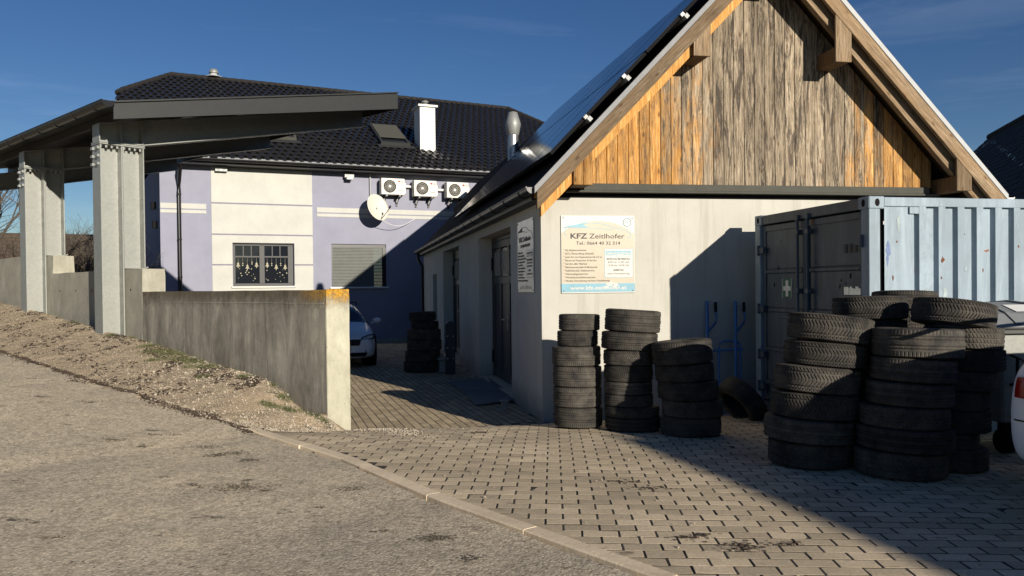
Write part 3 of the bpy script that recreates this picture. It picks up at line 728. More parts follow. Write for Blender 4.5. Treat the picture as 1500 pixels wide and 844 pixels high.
# gutters
def gutter(fr, x0, x1, y, z, r, name, parent, mat, nb, brk=True, seg=12, dz=0.):
    """half-round gutter along fr.x"""
    m = MB(); V = []; 
    for x, zz in ((x0, 0), (x1, dz)):
        for rr in (r, r - .006):
            for k in range(seg + 1):
                t = math.pi * k / seg; V.append(fr.p(x, y - rr * math.cos(t), z + zz - rr * math.sin(t)))
    n = seg + 1
    Fs = []
    for k in range(seg): Fs += [(k, k + 1, 2 * n + k + 1, 2 * n + k), (n + k, 3 * n + k, 3 * n + k + 1, n + k + 1)]
    m.add(V, Fs, 0, True)
    for x, zz in ((x0, 0), (x1, dz)):
        c = [fr.p(x, y - r * math.cos(math.pi * k / seg), z + zz - r * math.sin(math.pi * k / seg)) for k in range(n)]; m.add(c, [tuple(range(n))])
    m.tube([fr.p(x0, y - r, z), fr.p(x1, y - r, z + dz)], .009, 8)
    g = m.build(name, mat, parent)
    if brk:
        for i in range(nb):
            f = (i + .5) / nb; x = x0 + (x1 - x0) * f; zz = z + dz * f; b = MB()
            for k in range(seg):
                t0, t1 = math.pi * k / seg, math.pi * (k + 1) / seg; q = []
                for t in (t0, t1):
                    for rr in (r + .002, r + .010):
                        for xx in (x - .013, x + .013): q.append(fr.p(xx, y - rr * math.cos(t), zz - rr * math.sin(t)))
                b.add(q, [(0, 1, 5, 4), (2, 6, 7, 3), (0, 4, 6, 2), (1, 3, 7, 5)])
            b.build('bracket', mat, g)
    return g
gutter(GS, -15.2, .42, -.20, 2.765, .072, 'gutter', gar, 'black', 17)
m = MB(); m.tube([GS.p(-14.6, -.20, 2.70), GS.p(-14.6, -.19, 2.5), GS.p(-14.7, -.06, 2.3), GS.p(-14.7, -.06, 0)], .045, 10); m.build('downpipe', 'black', gar)
gR = Frame(G.p(5.99, -.47, 0), G.yaw + 90)
gutter(Frame(G.p(5.985, -.46, 0), -11.88 - 90), .0, 15, -.02, 2.70, .062, 'gutter', gar, 'white', 2)

# garage doors
def double_door(fr, x0, x1, z0, z1, y, name='workshop_door'):
    d = MB(); d.box(fr, x0, x1, y, y + .08, z1 - .06, z1); d.box(fr, x0, x0 + .05, y, y + .08, z0, z1 - .061); d.box(fr, x1 - .05, x1, y, y + .08, z0, z1 - .061)
    D_ = d.build(name, 'door', gar)
    xm = (x0 + x1) / 2
    for a, b in ((x0 + .052, xm - .003), (xm + .003, x1 - .052)):
        w = b - a; m = MB(); zt = z1 - .065; zb = z0 + .015; zmid = z0 + .72 * (z1 - z0)
        st = .085
        xsn = [a, a + w / 2 - st / 2, a + w / 2 + st / 2 - .0, b - st]
        for q in (a, a + (w - st) / 2, b - st): m.box(fr, q, q + st, y + .01, y + .055, zb, zt)
        for p, q in ((a + st, a + (w - st) / 2), (a + (w + st) / 2, b - st)):
            m.box(fr, p, q, y + .012, y + .053, zt - .12, zt); m.box(fr, p, q, y + .012, y + .053, zmid - .12, zmid); m.box(fr, p, q, y + .012, y + .053, zb, zb + .13)
            m.box(fr, p, q, y + .034, y + .044, zb + .131, zmid - .121)
        m.build('leaf', 'doorw', D_, bev=.004)
        for p, q in ((a + st, a + (w - st) / 2), (a + (w + st) / 2, b - st)):
            # pane with rounded head
            g = MB(); poly = [(p + .01, zmid + .01), (q - .01, zmid + .01)] + [((p + q) / 2 + (q - p - .02) / 2 * math.cos(t), zt - .2 + .07 * math.sin(t)) for t in np.linspace(0, math.pi, 9)]
            g.prism(fr, poly, y + .028, y + .034); g.build('pane', 'dglass', D_)
            c = MB()
            for k in range(9):   # wavy lace curtain folds behind the pane
                xx = p + .03 + (q - p - .06) * k / 8; c.tube([fr.p(xx + .012 * math.sin(j * 1.3 + k), y + .022, zmid + .03 + (zt - zmid - .22) * j / 8) for j in range(9)], .0035, 4)
            c.build('curtain', 'ivory', D_)
        for hz in (z0 + .35, z1 - .45):
            h = MB(); hx = a if a < xm - .1 else b; h.tube([fr.p(hx, y + .0, hz - .11), fr.p(hx, y + .0, hz + .11)], .022, 8); h.build('hinge', 'blackm', D_)
    h = MB(); h.box(fr, xm - .065, xm - .025, y - .0, y + .011, .93, 1.18); h.build('lock_plate', 'steel', D_)
    h = MB(); h.tube([fr.p(xm - .045, y, 1.10), fr.p(xm - .045, y - .05, 1.10), fr.p(xm - .06, y - .055, 1.10), fr.p(xm - .20, y - .055, 1.10)], .011, 8); h.build('handle', 'steel', D_)
    return D_
double_door(GS, -4.59, -1.80, .06, 2.49, .24); double_door(GS, -9.89, -7.11, .07, 2.51, .24)
m = MB(); m.box(GS, -12.3, -11.3, .2, .24, .77, 2.01); wn = m.build('window', 'winframe', gar); m = MB(); m.box(GS, -12.25, -11.35, .195, .199, .82, 1.96); m.build('pane', 'glass', wn)

# solar array on the left slope
PV = thing('solar_array', G.at(0, 0, 2.9), 'dark blue glass solar panels covering the left slope of the workshop roof', 'solar panels')
nl = np.array([-SL, 0, 1.]) / math.hypot(1, SL); cosr = 1 / math.hypot(1, SL)
def roofp(u, v, h):    # u across, v back from the gable (along the side wall), h above the covering
    b = G.p(u, -.30, zroof(u)) + GA.y * v; return b + (G.x * nl[0] + G.z * nl[2]) * h
sl0 = .15; plen = 1.68 * cosr
for j in range(2):
    for i in range(8):
        ua = sl0 + j * (plen + .014); ub = ua + plen; va = .0 + i * 1.055; vb = va + 1.04
        m = MB(); P = [roofp(u, v, h) for h in (.10, .138) for v in (va, vb) for u in (ua, ub)]
        m.add(P, [(0, 2, 3, 1), (4, 5, 7, 6), (0, 1, 5, 4), (2, 6, 7, 3), (0, 4, 6, 2), (1, 3, 7, 5)])
        pn = m.build('solar_panel', 'blackm', PV)
        m = MB(); P = [roofp(u, v, h) for h in (.1385, .1405) for v in (va + .014, vb - .014) for u in (ua + .012, ub - .012)]
        m.add(P, [(0, 2, 3, 1), (4, 5, 7, 6), (0, 1, 5, 4), (2, 6, 7, 3), (0, 4, 6, 2), (1, 3, 7, 5)]); m.build('glass', 'solar', pn)
for u in (.55, 1.02, 1.75, 2.2):
    m = MB(); P = [roofp(uu, v, h) for h in (.045, .098) for v in (-.07, 8.5) for uu in (u, u + .035)]
    m.add(P, [(0, 2, 3, 1), (4, 5, 7, 6), (0, 1, 5, 4), (2, 6, 7, 3), (0, 4, 6, 2), (1, 3, 7, 5)]); m.build('rail', 'alu', PV)
    m = MB(); P = [roofp(uu, v, h) for h in (.08, .142) for v in (-.03, -.005) for uu in (u - .005, u + .035)]
    m.add(P, [(0, 2, 3, 1), (4, 5, 7, 6), (0, 1, 5, 4), (2, 6, 7, 3), (0, 4, 6, 2), (1, 3, 7, 5)]); m.build('clamp', 'galv2', PV, bev=.006)
# flue
fx = Pl(752, 246, C0 + GA.y * 8.9, GA.y); FL = Frame(fx, 0)
fl = thing('steel_flue', FL, 'shiny stainless steel flue pipe with bulbous cowl on the workshop roof', 'flue')
m = MB(); m.lathe(FL, [(.125, .05), (.125, .78)], 24); m.build('pipe', 'steel', fl)
m = MB(); m.lathe(FL, [(.125, .76), (.14, .78), (.185, 1.0), (.185, 1.04), (.11, 1.30), (.03, 1.33), (0, 1.33)], 24); m.build('cowl', 'galv2', fl)
for z in (.18, .34, .50, .66):
    m = MB(); m.lathe(FL, [(.125, z - .012), (.131, z), (.125, z + .012)], 24); m.build('band', 'steel', fl)
m = MB(); m.lathe(FL, [(.19, -.6), (.15, .06), (.126, .09)], 24); m.build('flashing', 'black', fl)
m = MB(); m.tube([FL.p(.12, 0, .3), FL.p(.42, .1, .0)], .012, 6); m.tube([FL.p(-.12, 0, .9), FL.p(-.08, -.1, .25)], .008, 6); m.build('stay', 'steel', fl)

# ------------------------------------------------------------------ signs
def company_sign(fr, x0, x1, z0, z1, mono, label, group=None):
    W_, H_ = x1 - x0, z1 - z0; f = fr.at(x0, -.004, z0)
    s = thing('company_sign', f, label, 'sign', group)
    bg, ink, ik2, bl = ('plate', 'ink2', 'ink2', 'ink2') if mono else ('signtan', 'ink', 'ink2', 'signblue')
    m = MB(); m.box(f, 0, W_, -.012, 0, 0, H_); m.build('panel', 'plate' if mono else 'signw', s, bev=.002)
    X = lambda q: q * W_; Z = lambda q: H_ - q * H_
    if not mono:
        m = MB(); m.box(f, X(.008), X(.992), -.0135, -.0125, Z(.87), Z(.22)); m.build('print', bg, s)
        # pale arc above the tan field
        m = MB(); n = 24; pts = [(X(.02), Z(.23))] + [(X(.02 + .92 * i / n), Z(.23 - .16 * math.sin(math.pi * (i / n) ** .8) ** .8)) for i in range(n + 1)] + [(X(.96), Z(.30)), (X(.96), Z(.25))]
        m.prism(f, [(X(.02), Z(.225))] + [(X(.02 + .95 * i / n), Z(.222 - .155 * math.sin(math.pi * (i / n)) ** .7)) for i in range(1, n)] + [(X(.97), Z(.225))], -.0134, -.0124); m.build('print', bg, s)
    m = MB(); m.box(f, X(.0), X(1.), -.0138, -.0126, Z(.985), Z(.875)); 
    if not mono: m.build('print', bl, s)
    # car outline logo
    def stroke(pts, w, mat):
        m = MB()
        for (a, b), (c, d) in zip(pts[:-1], pts[1:]):
            ax_, az, cx, cz = X(a), Z(b), X(c), Z(d); dx, dz = cx - ax_, cz - az; l = math.hypot(dx, dz) + 1e-9; nx, nz = -dz / l * w, dx / l * w
            m.prism(f, [(ax_ + nx, az + nz), (ax_ - nx, az - nz), (cx - nx, cz - nz), (cx + nx, cz + nz)], -.0146, -.0138)
        m.build('logo', mat, s)
    top = [(.05 + .9 * t, .155 - .075 * math.sin(min(1, t * 1.25 + .0) * math.pi * .8 + .15) + .16 * max(0, t - .7) ** 1.6) for t in np.linspace(0, 1, 20)]
    stroke([(.04, .15), (.15, .13), (.30, .10), (.42, .095), (.55, .105), (.65, .13), (.72, .16), (.78, .165), (.86, .18), (.93, .22), (.955, .25), (.94, .28), (.90, .285)], .0035, bl)
    stroke([(.05, .155), (.20, .155), (.36, .155), (.50, .165), (.62, .18), (.70, .175)], .003, bl)
    stroke([(.05, .15), (.06, .18), (.04, .22), (.06, .24), (.08, .27)], .003, bl)
    m = MB(); m.prism(f, [(X(.05), Z(.15)), (X(.30), Z(.10)), (X(.36), Z(.10)), (X(.30), Z(.125)), (X(.38), Z(.155)), (X(.14), Z(.155))], -.0144, -.0137); m.build('logo', bl, s)
    k = W_ / .93
    text('lettering', 'KFZ', f, X(.12), -.0142, Z(.295), .088, ink, s, bold=.0022, fit=X(.225)); text('lettering', 'Zeitlhofer', f, X(.38), -.0142, Z(.295), .085, ink, s, bold=.0003, fit=X(.48))
    text('lettering', 'Tel.: 0664 40 32 314', f, X(.20), -.0142, Z(.375), .056, ink, s, fit=X(.60), bold=.0003)
    rows = ['Kfz Meisterwerkstatt', '§57a Überprüfung (Pickerl)', 'Jede Art von Reparaturen bis 3,5 to', 'Motorrad Reparatur & Service', 'Service aller Marken', 'Markenersatzteile & Markenöle', 'Reifenhandel, Reifenservice', 'Klimaanlagenservice', 'Windschutzscheibenreparatur', 'Direkte Verrechnung mit Ihrer Versicherung']
    wd = [.29, .39, .51, .43, .30, .44, .40, .31, .42, .61]
    for i, (t, w) in enumerate(zip(rows, wd)):
        text('lettering', '· ', f, X(.03), -.0142, Z(.455 + i * .0436), .05, ik2, s, bold=.002)
        text('lettering', t, f, X(.055), -.0142, Z(.457 + i * .0436), .031, ik2, s, fit=X(w * .98), bold=.0008)
    m = MB(); m.box(f, X(.585), X(.975), -.0142, -.0136, Z(.80), Z(.43)); m.build('notice', bl, s)
    m = MB(); m.box(f, X(.592), X(.968), -.0146, -.0143, Z(.795), Z(.435)); m.build('notice', 'signw' if not mono else 'plate', s)
    m = MB(); m.box(f, X(.602), X(.945), -.0151, -.0147, Z(.515), Z(.455)); m.build('notice', bl, s)
    text('lettering', 'ÖFFNUNGSZEITEN:', f, X(.61), -.0153, Z(.508), .042, 'signw' if not mono else 'plate', s, fit=X(.325), bold=.0014)
    for j, (t, w, b) in enumerate([('MONTAG BIS FREITAG', .32, .0012), ('8.00 bis 12.00 und', .29, .0002), ('13.00 bis 18.00 Uhr', .30, .0002), ('SAMSTAG', .14, .0012), ('nach Vereinbarung', .30, .0002)]):
        zz = (.572, .612, .655, .715, .76)[j]; text('lettering', t, f, X(.775), -.0148, Z(zz), .033, ik2, s, 'CENTER', b, fit=X(w))
    text('lettering', 'www.kfz-zeitlhofer.at', f, X(.115), -.0142, Z(.953), .062, 'signw' if not mono else 'plate', s, fit=X(.77), bold=.0014)
    if not mono:
        # round seal, worn patch of the print
        c = MB(); c.tube([f.p(X(.90) + .05 * math.cos(t), -.0142, Z(.085) + .05 * math.sin(t)) for t in np.linspace(0, 2 * math.pi, 25)], .0035, 4)
        for q in (-.022, -.007, .008, .022): c.box(f, X(.90) - .03, X(.90) + .03, -.0142, -.0136, Z(.085) + q, Z(.085) + q + .006)
        c.build('seal', 'signblue', s)
        for (cx, cz, r0, sd_) in ((.66, .885, .036, 1), (.73, .90, .03, 2), (.61, .925, .02, 3), (.47, .03, .02, 5), (.67, .035, .018, 6)):
            rr = random.Random(sd_); p = [(X(cx) + r0 * 1.5 * rr.uniform(.6, 1.15) * math.cos(t), Z(cz) + r0 * rr.uniform(.5, 1.1) * math.sin(t)) for t in np.linspace(0, 2 * math.pi, 13)[:-1]]
            c = MB(); c.prism(f, p, -.0155, -.0141); c.build('worn_patch', 'signw', s)
    for a in (.03, .97):
        for b in (.03, .97):
            c = MB(); Ff = f.at(X(a), 0, Z(b)); V = [Ff.p(.007 * math.cos(t), -.018, .007 * math.sin(t)) for t in np.linspace(0, 2 * math.pi, 9)[:-1]] + [Ff.p(.009 * math.cos(t), -.0125, .009 * math.sin(t)) for t in np.linspace(0, 2 * math.pi, 9)[:-1]]
            c.add(V, [tuple(range(8))] + [(i, 8 + i, 8 + (i + 1) % 8, (i + 1) % 8) for i in range(8)]); c.build('screw', 'ink2', s)
    return s
company_sign(G, .243, 1.165, 1.545, 2.485, False, 'cream and blue workshop sign with black lettering on the sunlit gable wall')
company_sign(GS, -1.25, -.33, 1.56, 2.50, True, 'scratched silver-grey workshop sign on the shaded side wall beside the near double door')

# ================================================================== HOUSE
hs = thing('house', H, 'lilac rendered two-storey house with cream panel and glossy black tiled roof', 'house')
wh = [(-4.43, -2.80, 1.74, 2.93), (-1.76, -.16, 1.70, 2.94)]
m = MB(); cut_wall(m, H, -6.23, 8.5, -.1, 5.1, 0, .35, wh); m.build('wall', 'lilac', hs)
m = MB(); m.box(H, -4.46, -.1, 1.9, 1.95, 1.2, 3.4); m.build('room_wall', 'blackm', hs)
Lf = Frame(H.p(-6.225, .01, 0), H.yaw); 
ang = math.degrees(math.atan2(*(Dp(207, 400, 35.)[:2] - H.p(-6.23, .0, 0)[:2])))
S2 = Frame(H.p(-6.23, .02, 0), ang, HK); m = MB(); m.box(S2, .0, .3, 0, 5.0, -.1, 5.1); m.build('wall', 'lilac', hs)
for i, (zz, y) in enumerate(((3.9, 1.0), (3.35, .7), (1.95, 1.2), (1.7, 2.2))):
    m = MB(); m.box(S2, -.12, -.01, y, y + .16, zz, zz + .2); m.build('wall_lamp', 'blackm', hs)
# cream panel: four courses between grooves, cut round the window
lim = [(-.1, 1.50), (1.535, 2.315), (2.345, 3.145), (3.175, 3.99), (4.025, 4.79)]
lim = [(-.1, 2.31), (2.35, 3.14), (3.18, 3.99), (4.03, 4.98)]
for z0, z1 in lim:
    m = MB(); hh = [(-4.44, -2.79, max(z0, 1.735), min(z1, 2.94))] if z0 < 2.94 and z1 > 1.735 else []
    cut_wall(m, H, -4.96, -2.28, z0, z1, -.018, -.0005, hh); m.build('render_panel', 'cream', hs)
m = MB()
for a, b in zip(lim[:-1], lim[1:]): cut_wall(m, H, -4.958, -2.282, a[1] + .001, b[0] - .001, -.006, -.0003, [(-4.44, -2.79, 1.7, 2.94)] if a[1] < 2.9 else [])
m.build('groove', 'groove', hs)
for a, b in ((-6.22, -5.09), (-2.15, 2.7)):
    for c, d in ((3.835, 3.975), (3.715, 3.80)): m = MB(); m.box(H, a, b, -.012, -.0004, c, d); m.build('render_band', 'cream', hs)
m = MB(); m.box(H, -6.2, 8, -.03, -.019, -.1, .16); m.build('plinth', 'cap', hs)
# window
m = MB(); x0, x1, z0, z1 = -4.43, -2.80, 1.74, 2.93; y = .10
m.box(H, x0, x1, y, y + .07, z1 - .07, z1); m.box(H, x0, x1, y, y + .07, z0, z0 + .08); m.box(H, x0, x0 + .07, y + .001, y + .069, z0 + .08, z1 - .07); m.box(H, x1 - .16, x1, y + .001, y + .069, z0 + .08, z1 - .07)
xm = (x0 + x1 - .09) / 2; m.box(H, xm - .07, xm + .07, y - .01, y + .069, z0 + .08, z1 - .07)
win = m.build('window', 'winframe', hs, bev=.006)
for a, b in ((x0 + .07, xm - .07), (xm + .07, x1 - .16)):
    m = MB(); m.box(H, a, b, y + .04, y + .048, z0 + .08, z1 - .07); m.build('pane', 'glass', win)
    m = MB(); zt = z1 - .07 - .30; m.box(H, a, b, y + .01, y + .035, zt - .02, zt + .02)
    for k in (1, 2): q = a + (b - a) * k / 3; m.box(H, q - .013, q + .013, y + .011, y + .034, zt + .02, z1 - .07)
    m.build('glazing_bar', 'winframe', win)
    rr = random.Random(int(a * 100)); m = MB(); n = 5
    for k in range(n):
        cx = a + (b - a) * (k + .6) / (n + .2); zb = zt - .04; ln = rr.choice([.10, .16, .2]); big = k in (0, 2, 4)
        m.box(H, cx - .002, cx + .002, y + .030, y + .033, zb - ln, zb)
        if big:
            h_ = .13; m.prism(H, [(cx - .055, zb - ln - h_), (cx + .055, zb - ln - h_), (cx + .018, zb - ln - .07), (cx + .035, zb - ln - .07), (cx, zb - ln), (cx - .035, zb - ln - .07), (cx - .018, zb - ln - .07)], y + .028, y + .034)
            m.box(H, cx - .012, cx + .012, y + .028, y + .034, zb - ln - h_ - .04, zb - ln - h_)
        else:
            for q in (0, .05): m.prism(H, [(cx, zb - ln + q + .022), (cx + .02, zb - ln + q), (cx, zb - ln + q - .022), (cx - .02, zb - ln + q)], y + .028, y + .034)
    for k in range(14):
        cx, cz = rr.uniform(a + .03, b - .03), rr.uniform(z0 + .12, z0 + .5); s_r = rr.choice([.01, .012, .02])
        m.prism(H, [(cx, cz + s_r), (cx + s_r, cz), (cx, cz - s_r), (cx - s_r, cz)], y + .028, y + .034)
    if b > xm + .1: m.box(H, b - .50, b - .02, y + .1, y + .25, z0 + .08, z0 + .26)
    else: m.box(H, b - .10, b - .04, y + .1, y + .2, z0 + .08, z0 + .34)
    m.build('decoration', 'deco', win)
m = MB(); m.box(H, x0 - .04, x1 + .04, -.07, .10, z0 - .045, z0 - .003); m.build('sill', 'ivory', win, bev=.004)
# shuttered window
x0, x1, z0, z1 = -1.76, -.16, 1.70, 2.94
m = MB(); m.box(H, x0, x1, .05, .12, z1 - .09, z1); m.box(H, x0, x0 + .045, .04, .12, z0, z1 - .091); m.box(H, x1 - .10, x1, .02, .14, z0, z1 - .091)
sh = m.build('shuttered_window', 'black', hs)
ns = 27; hh = (z1 - .09 - z0) / ns
for k in range(ns):
    m = MB(); zb = z0 + k * hh
    P = [(.052, zb + .003), (.044, zb + hh * .35), (.044, zb + hh * .7), (.054, zb + hh - .001), (.066, zb + hh - .001), (.066, zb + .003)]
    m.prismx(H, P, x0 + .046, x1 - .101); m.build('slat', 'shutter', sh)
m = MB(); m.box(H, x0 - .05, x1 + .06, -.07, .05, z0 - .05, z0 - .003); m.build('sill', 'white', sh, bev=.004)
m = MB(); m.box(H, -7.5, 8.6, -.45, .4, 5.0, 5.06); m.build('soffit', 'anth', hs)
gutter(H, -7.5, 8.6, -.56, 5.12, .070, 'gutter', hs, 'black', 24)
m = MB(); m.tube([H.p(-5.72, -.56, 5.07), H.p(-5.72, -.55, 4.86), H.p(-5.76, -.10, 4.50), H.p(-5.76, -.09, 4.3), H.p(-5.76, -.09, 0)], .05 * HK, 12); dp = m.build('downpipe', 'black', hs)
for z in (4.2, 3.0, 2.0): m = MB(); m.lathe(Frame(H.p(-5.76, -.09, z), H.yaw, HK), [(.05, -.02), (.058, -.02), (.058, .02), (.05, .02)], 14); m.build('clip', 'black', dp)
m = MB(); m.box(H, -2.35, -2.2, -.14, -.001, 4.76, 4.86); m.build('conduit_box', 'black', hs) if False else None
# roof plane
TH = R(28); ex, ey, ez = 0, -.53, 5.13
def rp_(x, v, h=0.):     # x along eaves, v up the slope, h above
    return H.p(x, ey + v * math.cos(TH) - h * math.sin(TH), ez + v * math.sin(TH) + h * math.cos(TH))
cv = lambda y: (y - ey) / math.cos(TH)
poly = [(-7.5, 0), (8.6, 0), (8.6, cv(2.2)), (7.32, cv(4.92)), (6.54, cv(6.6)), (-6.0, cv(7.2)), (-7.38, cv(4.95)), (-7.5, cv(4.7))]
m = MB(); P = [rp_(x, v, h) for h in (-.14, -.02) for x, v in poly]; n = len(poly)
m.add(P, [tuple(range(n - 1, -1, -1)), tuple(range(n, 2 * n))] + [(i, (i + 1) % n, n + (i + 1) % n, n + i) for i in range(n)]); rf = m.build('roof', 'black', hs)
back = MB(); back.add([rp_(-6.0, cv(7.2), -.02), rp_(6.54, cv(6.6), -.02), H.p(8.4, 13.5, 5.3), H.p(-9, 13.5, 5.3)], [(0, 1, 2, 3)]); back.build('roof_back', 'black', hs)
def inpoly(x, y):
    c = False; j = n - 1
    for i in range(n):
        xi, yi = poly[i]; xj, yj = poly[j]
        if (yi > y) != (yj > y) and x < (xj - xi) * (y - yi) / (yj - yi) + xi: c = not c
        j = i
    return c
# pan tile: wave across, lip at the lower edge
tw, tl = .225, .335; prof = [(0, .012), (.035, .052), (.075, .062), (.115, .050), (.15, .014), (.19, .002), (.225, .012)]
TV = []; 
for v, dz in ((-.02, .020), (tl + .03, -.012)):
    for x, z in prof: TV.append((x, v, z + dz))
for x, z in prof: TV.append((x, -.02, z - .012))
k7 = len(prof); TF = [(i, i + 1, k7 + i + 1, k7 + i) for i in range(k7 - 1)] + [(2 * k7 + i, 2 * k7 + i + 1, i + 1, i) for i in range(k7 - 1)]
tme = bpy.data.meshes.new('tile'); tme.from_pydata(TV, [], TF); tme.materials.append(M['tile']); tme.polygons.foreach_set('use_smooth', [True] * 6 + [False] * 6); tme.update()
tiles = []
sky_cut = [(-.15, 1.0, 1.9, 4.0), (-3.4, -2.5, 1.9, 3.2), (1.35, 1.85, 1.75, 2.35)]
for j in range(30):
    for i in range(-36, 40):
        x = i * tw + (.5 * tw if j % 2 else 0); v = j * tl
        if inpoly(x + tw / 2, v + .1): tiles.append((x, v))
TVn = np.array(TV)
def tile_frame(x, v):
    return rp_(x, v, -.02)
def tsize(x, v):
    p = rp_(x, v); px_, py_ = pr(p)
    hid = (px_ < 600 and py_ < 178) or px_ > 800 or px_ < 175 or (px_ < 535 and py_ < 190)
    return 0 if hid else F_ * tw / p[1]
order = sorted(range(len(tiles)), key=lambda k: -tsize(*tiles[k])); big = set(order[:300])
Rt = np.array(Matrix.Rotation(TH, 3, 'X'))
rng = random.Random(4); AV = []; AF = []
for k, (x, v) in enumerate(tiles):
    ln = ROOT[hs.name]; o_ = tile_frame(x, v); lo = ln[:3, :3] @ o_ + ln[:3, 3]
    jr = (TH + rng.uniform(-.02, .02), rng.uniform(-.02, .02), rng.uniform(-.01, .01))
    if k in big: piece('tile', tme, rf, tuple(lo), jr, (HK, HK, HK))
    else:
        Rm = np.array(Euler(jr).to_matrix()); b0 = len(AV) * len(TV); AV.append(TVn @ Rm.T * HK + lo); AF += [tuple(b0 + q for q in f) for f in TF]
me = bpy.data.meshes.new('tile_field'); me.from_pydata(np.concatenate(AV).tolist(), [], AF); me.materials.append(M['tile']); me.update()
o = bpy.data.objects.new('tile_field', me); COL.objects.link(o); o.parent = rf; o['kind'] = 'stuff'
# ridge and hip tiles
rt = MB(); pts = [rp_(-7.5, cv(4.6)), rp_(-7.38, cv(4.95)), rp_(-6.0, cv(7.2)), rp_(6.54, cv(6.6)), rp_(7.32, cv(4.92)), rp_(8.6, cv(2.2))]
cap_me = None
def halfcap(a, b, name='ridge_tile'):
    d = b - a; L_ = np.linalg.norm(d); n_ = max(1, int(L_ / .45))
    for i in range(n_):
        p, q = a + d * i / n_, a + d * (i + 1.08) / n_
        m = MB(); m.tube([p + [0, 0, -.01], q + [0, 0, .0]], [.14, .115], 8, sm=True); m.build(name, 'darktile', rf)
for a, b in zip(pts[:-1], pts[1:]): halfcap(a, b)
m = MB()
for x0_, x1_ in ((-7.5, -5.0), (-4.8, 8.6)): m.prismx(H, [(-.575, 5.12), (-.50, 5.16), (-.50, 5.185), (-.585, 5.14)], x0_, x1_)
m.build('eaves_flashing', 'alu', hs)
# roof windows
def roof_window(x0, x1, v0, v1, open_=False):
    m = MB()
    def bx(a, b, c, d, h0, h1, mb): P = [rp_(x, v, h) for h in (h0, h1) for v in (c, d) for x in (a, b)]; mb.add(P, [(0, 2, 3, 1), (4, 5, 7, 6), (0, 1, 5, 4), (2, 6, 7, 3), (0, 4, 6, 2), (1, 3, 7, 5)])
    bx(x0, x1, v0, v0 + .1, 0, .13, m); bx(x0, x1, v1 - .08, v1, 0, .15, m); bx(x0, x0 + .07, v0 + .1, v1 - .08, 0, .14, m); bx(x1 - .07, x1, v0 + .1, v1 - .08, 0, .14, m)
    f = m.build('roof_window', 'anth2' if open_ else 'anth', hs)
    m = MB(); bx(x0 + .07, x1 - .07, v0 + .1, v1 - .08, .08, .10, m); m.build('pane', 'glass', f)
    if not open_:
        m = MB(); bx(x0 + .05, x1 - .05, v0 + .45, v1 - .06, .145, .17, m); m.build('blind', 'anth2', f)
    m = MB(); bx(x0 - .12, x1 + .12, v0 - .22, v0, .045, .06, m); m.build('apron_flashing', 'anth', f)
roof_window(.02, .95, cv(1.25), cv(2.9)); roof_window(-3.35, -2.55, cv(1.1), cv(2.1), True)
# chimney, vents
ch = thing('chimney', H.at(1.5, 1.3, 5.8), 'white rectangular chimney with flat cap rising from the black tiled roof', 'chimney')
cx0, cx1 = 1.24, 1.74
m = MB(); m.box(H, cx0, cx1, 1.08, 1.75, 5.4, 7.36); m.build('stack', 'white', ch, bev=.01)
m = MB(); m.box(H, cx0 - .07, cx1 + .07, 1.01, 1.82, 7.362, 7.43); m.build('cap', 'ivory', ch, bev=.01)
m = MB(); fc = Frame(H.p(1.5, 1.4, 7.43), 0, HK); m.lathe(fc, [(.09, 0), (.09, .14), (.12, .14), (.12, .18), (0, .2)], 16); m.build('pot', 'galv2', ch)
m = MB(); m.box(H, cx0 - .1, cx1 + .12, .93, 1.8, 5.86, 5.90); m.build('flashing', 'anth', ch)
vt = thing('roof_vent', Frame(rp_(-4.6, cv(7.2), .1), 0), 'small silver vent cap on the far ridge of the black roof', 'vent')
fv = Frame(rp_(-4.6, cv(7.2), .05), 0, HK)
m = MB(); m.lathe(fv, [(.28, -.02), (.28, .0), (.13, .02), (.12, .12)], 18); m.build('base', 'alu', vt); m = MB(); m.lathe(fv, [(.16, .12), (.17, .16), (.12, .26), (0, .28)], 18); m.build('cap', 'galv2', vt)
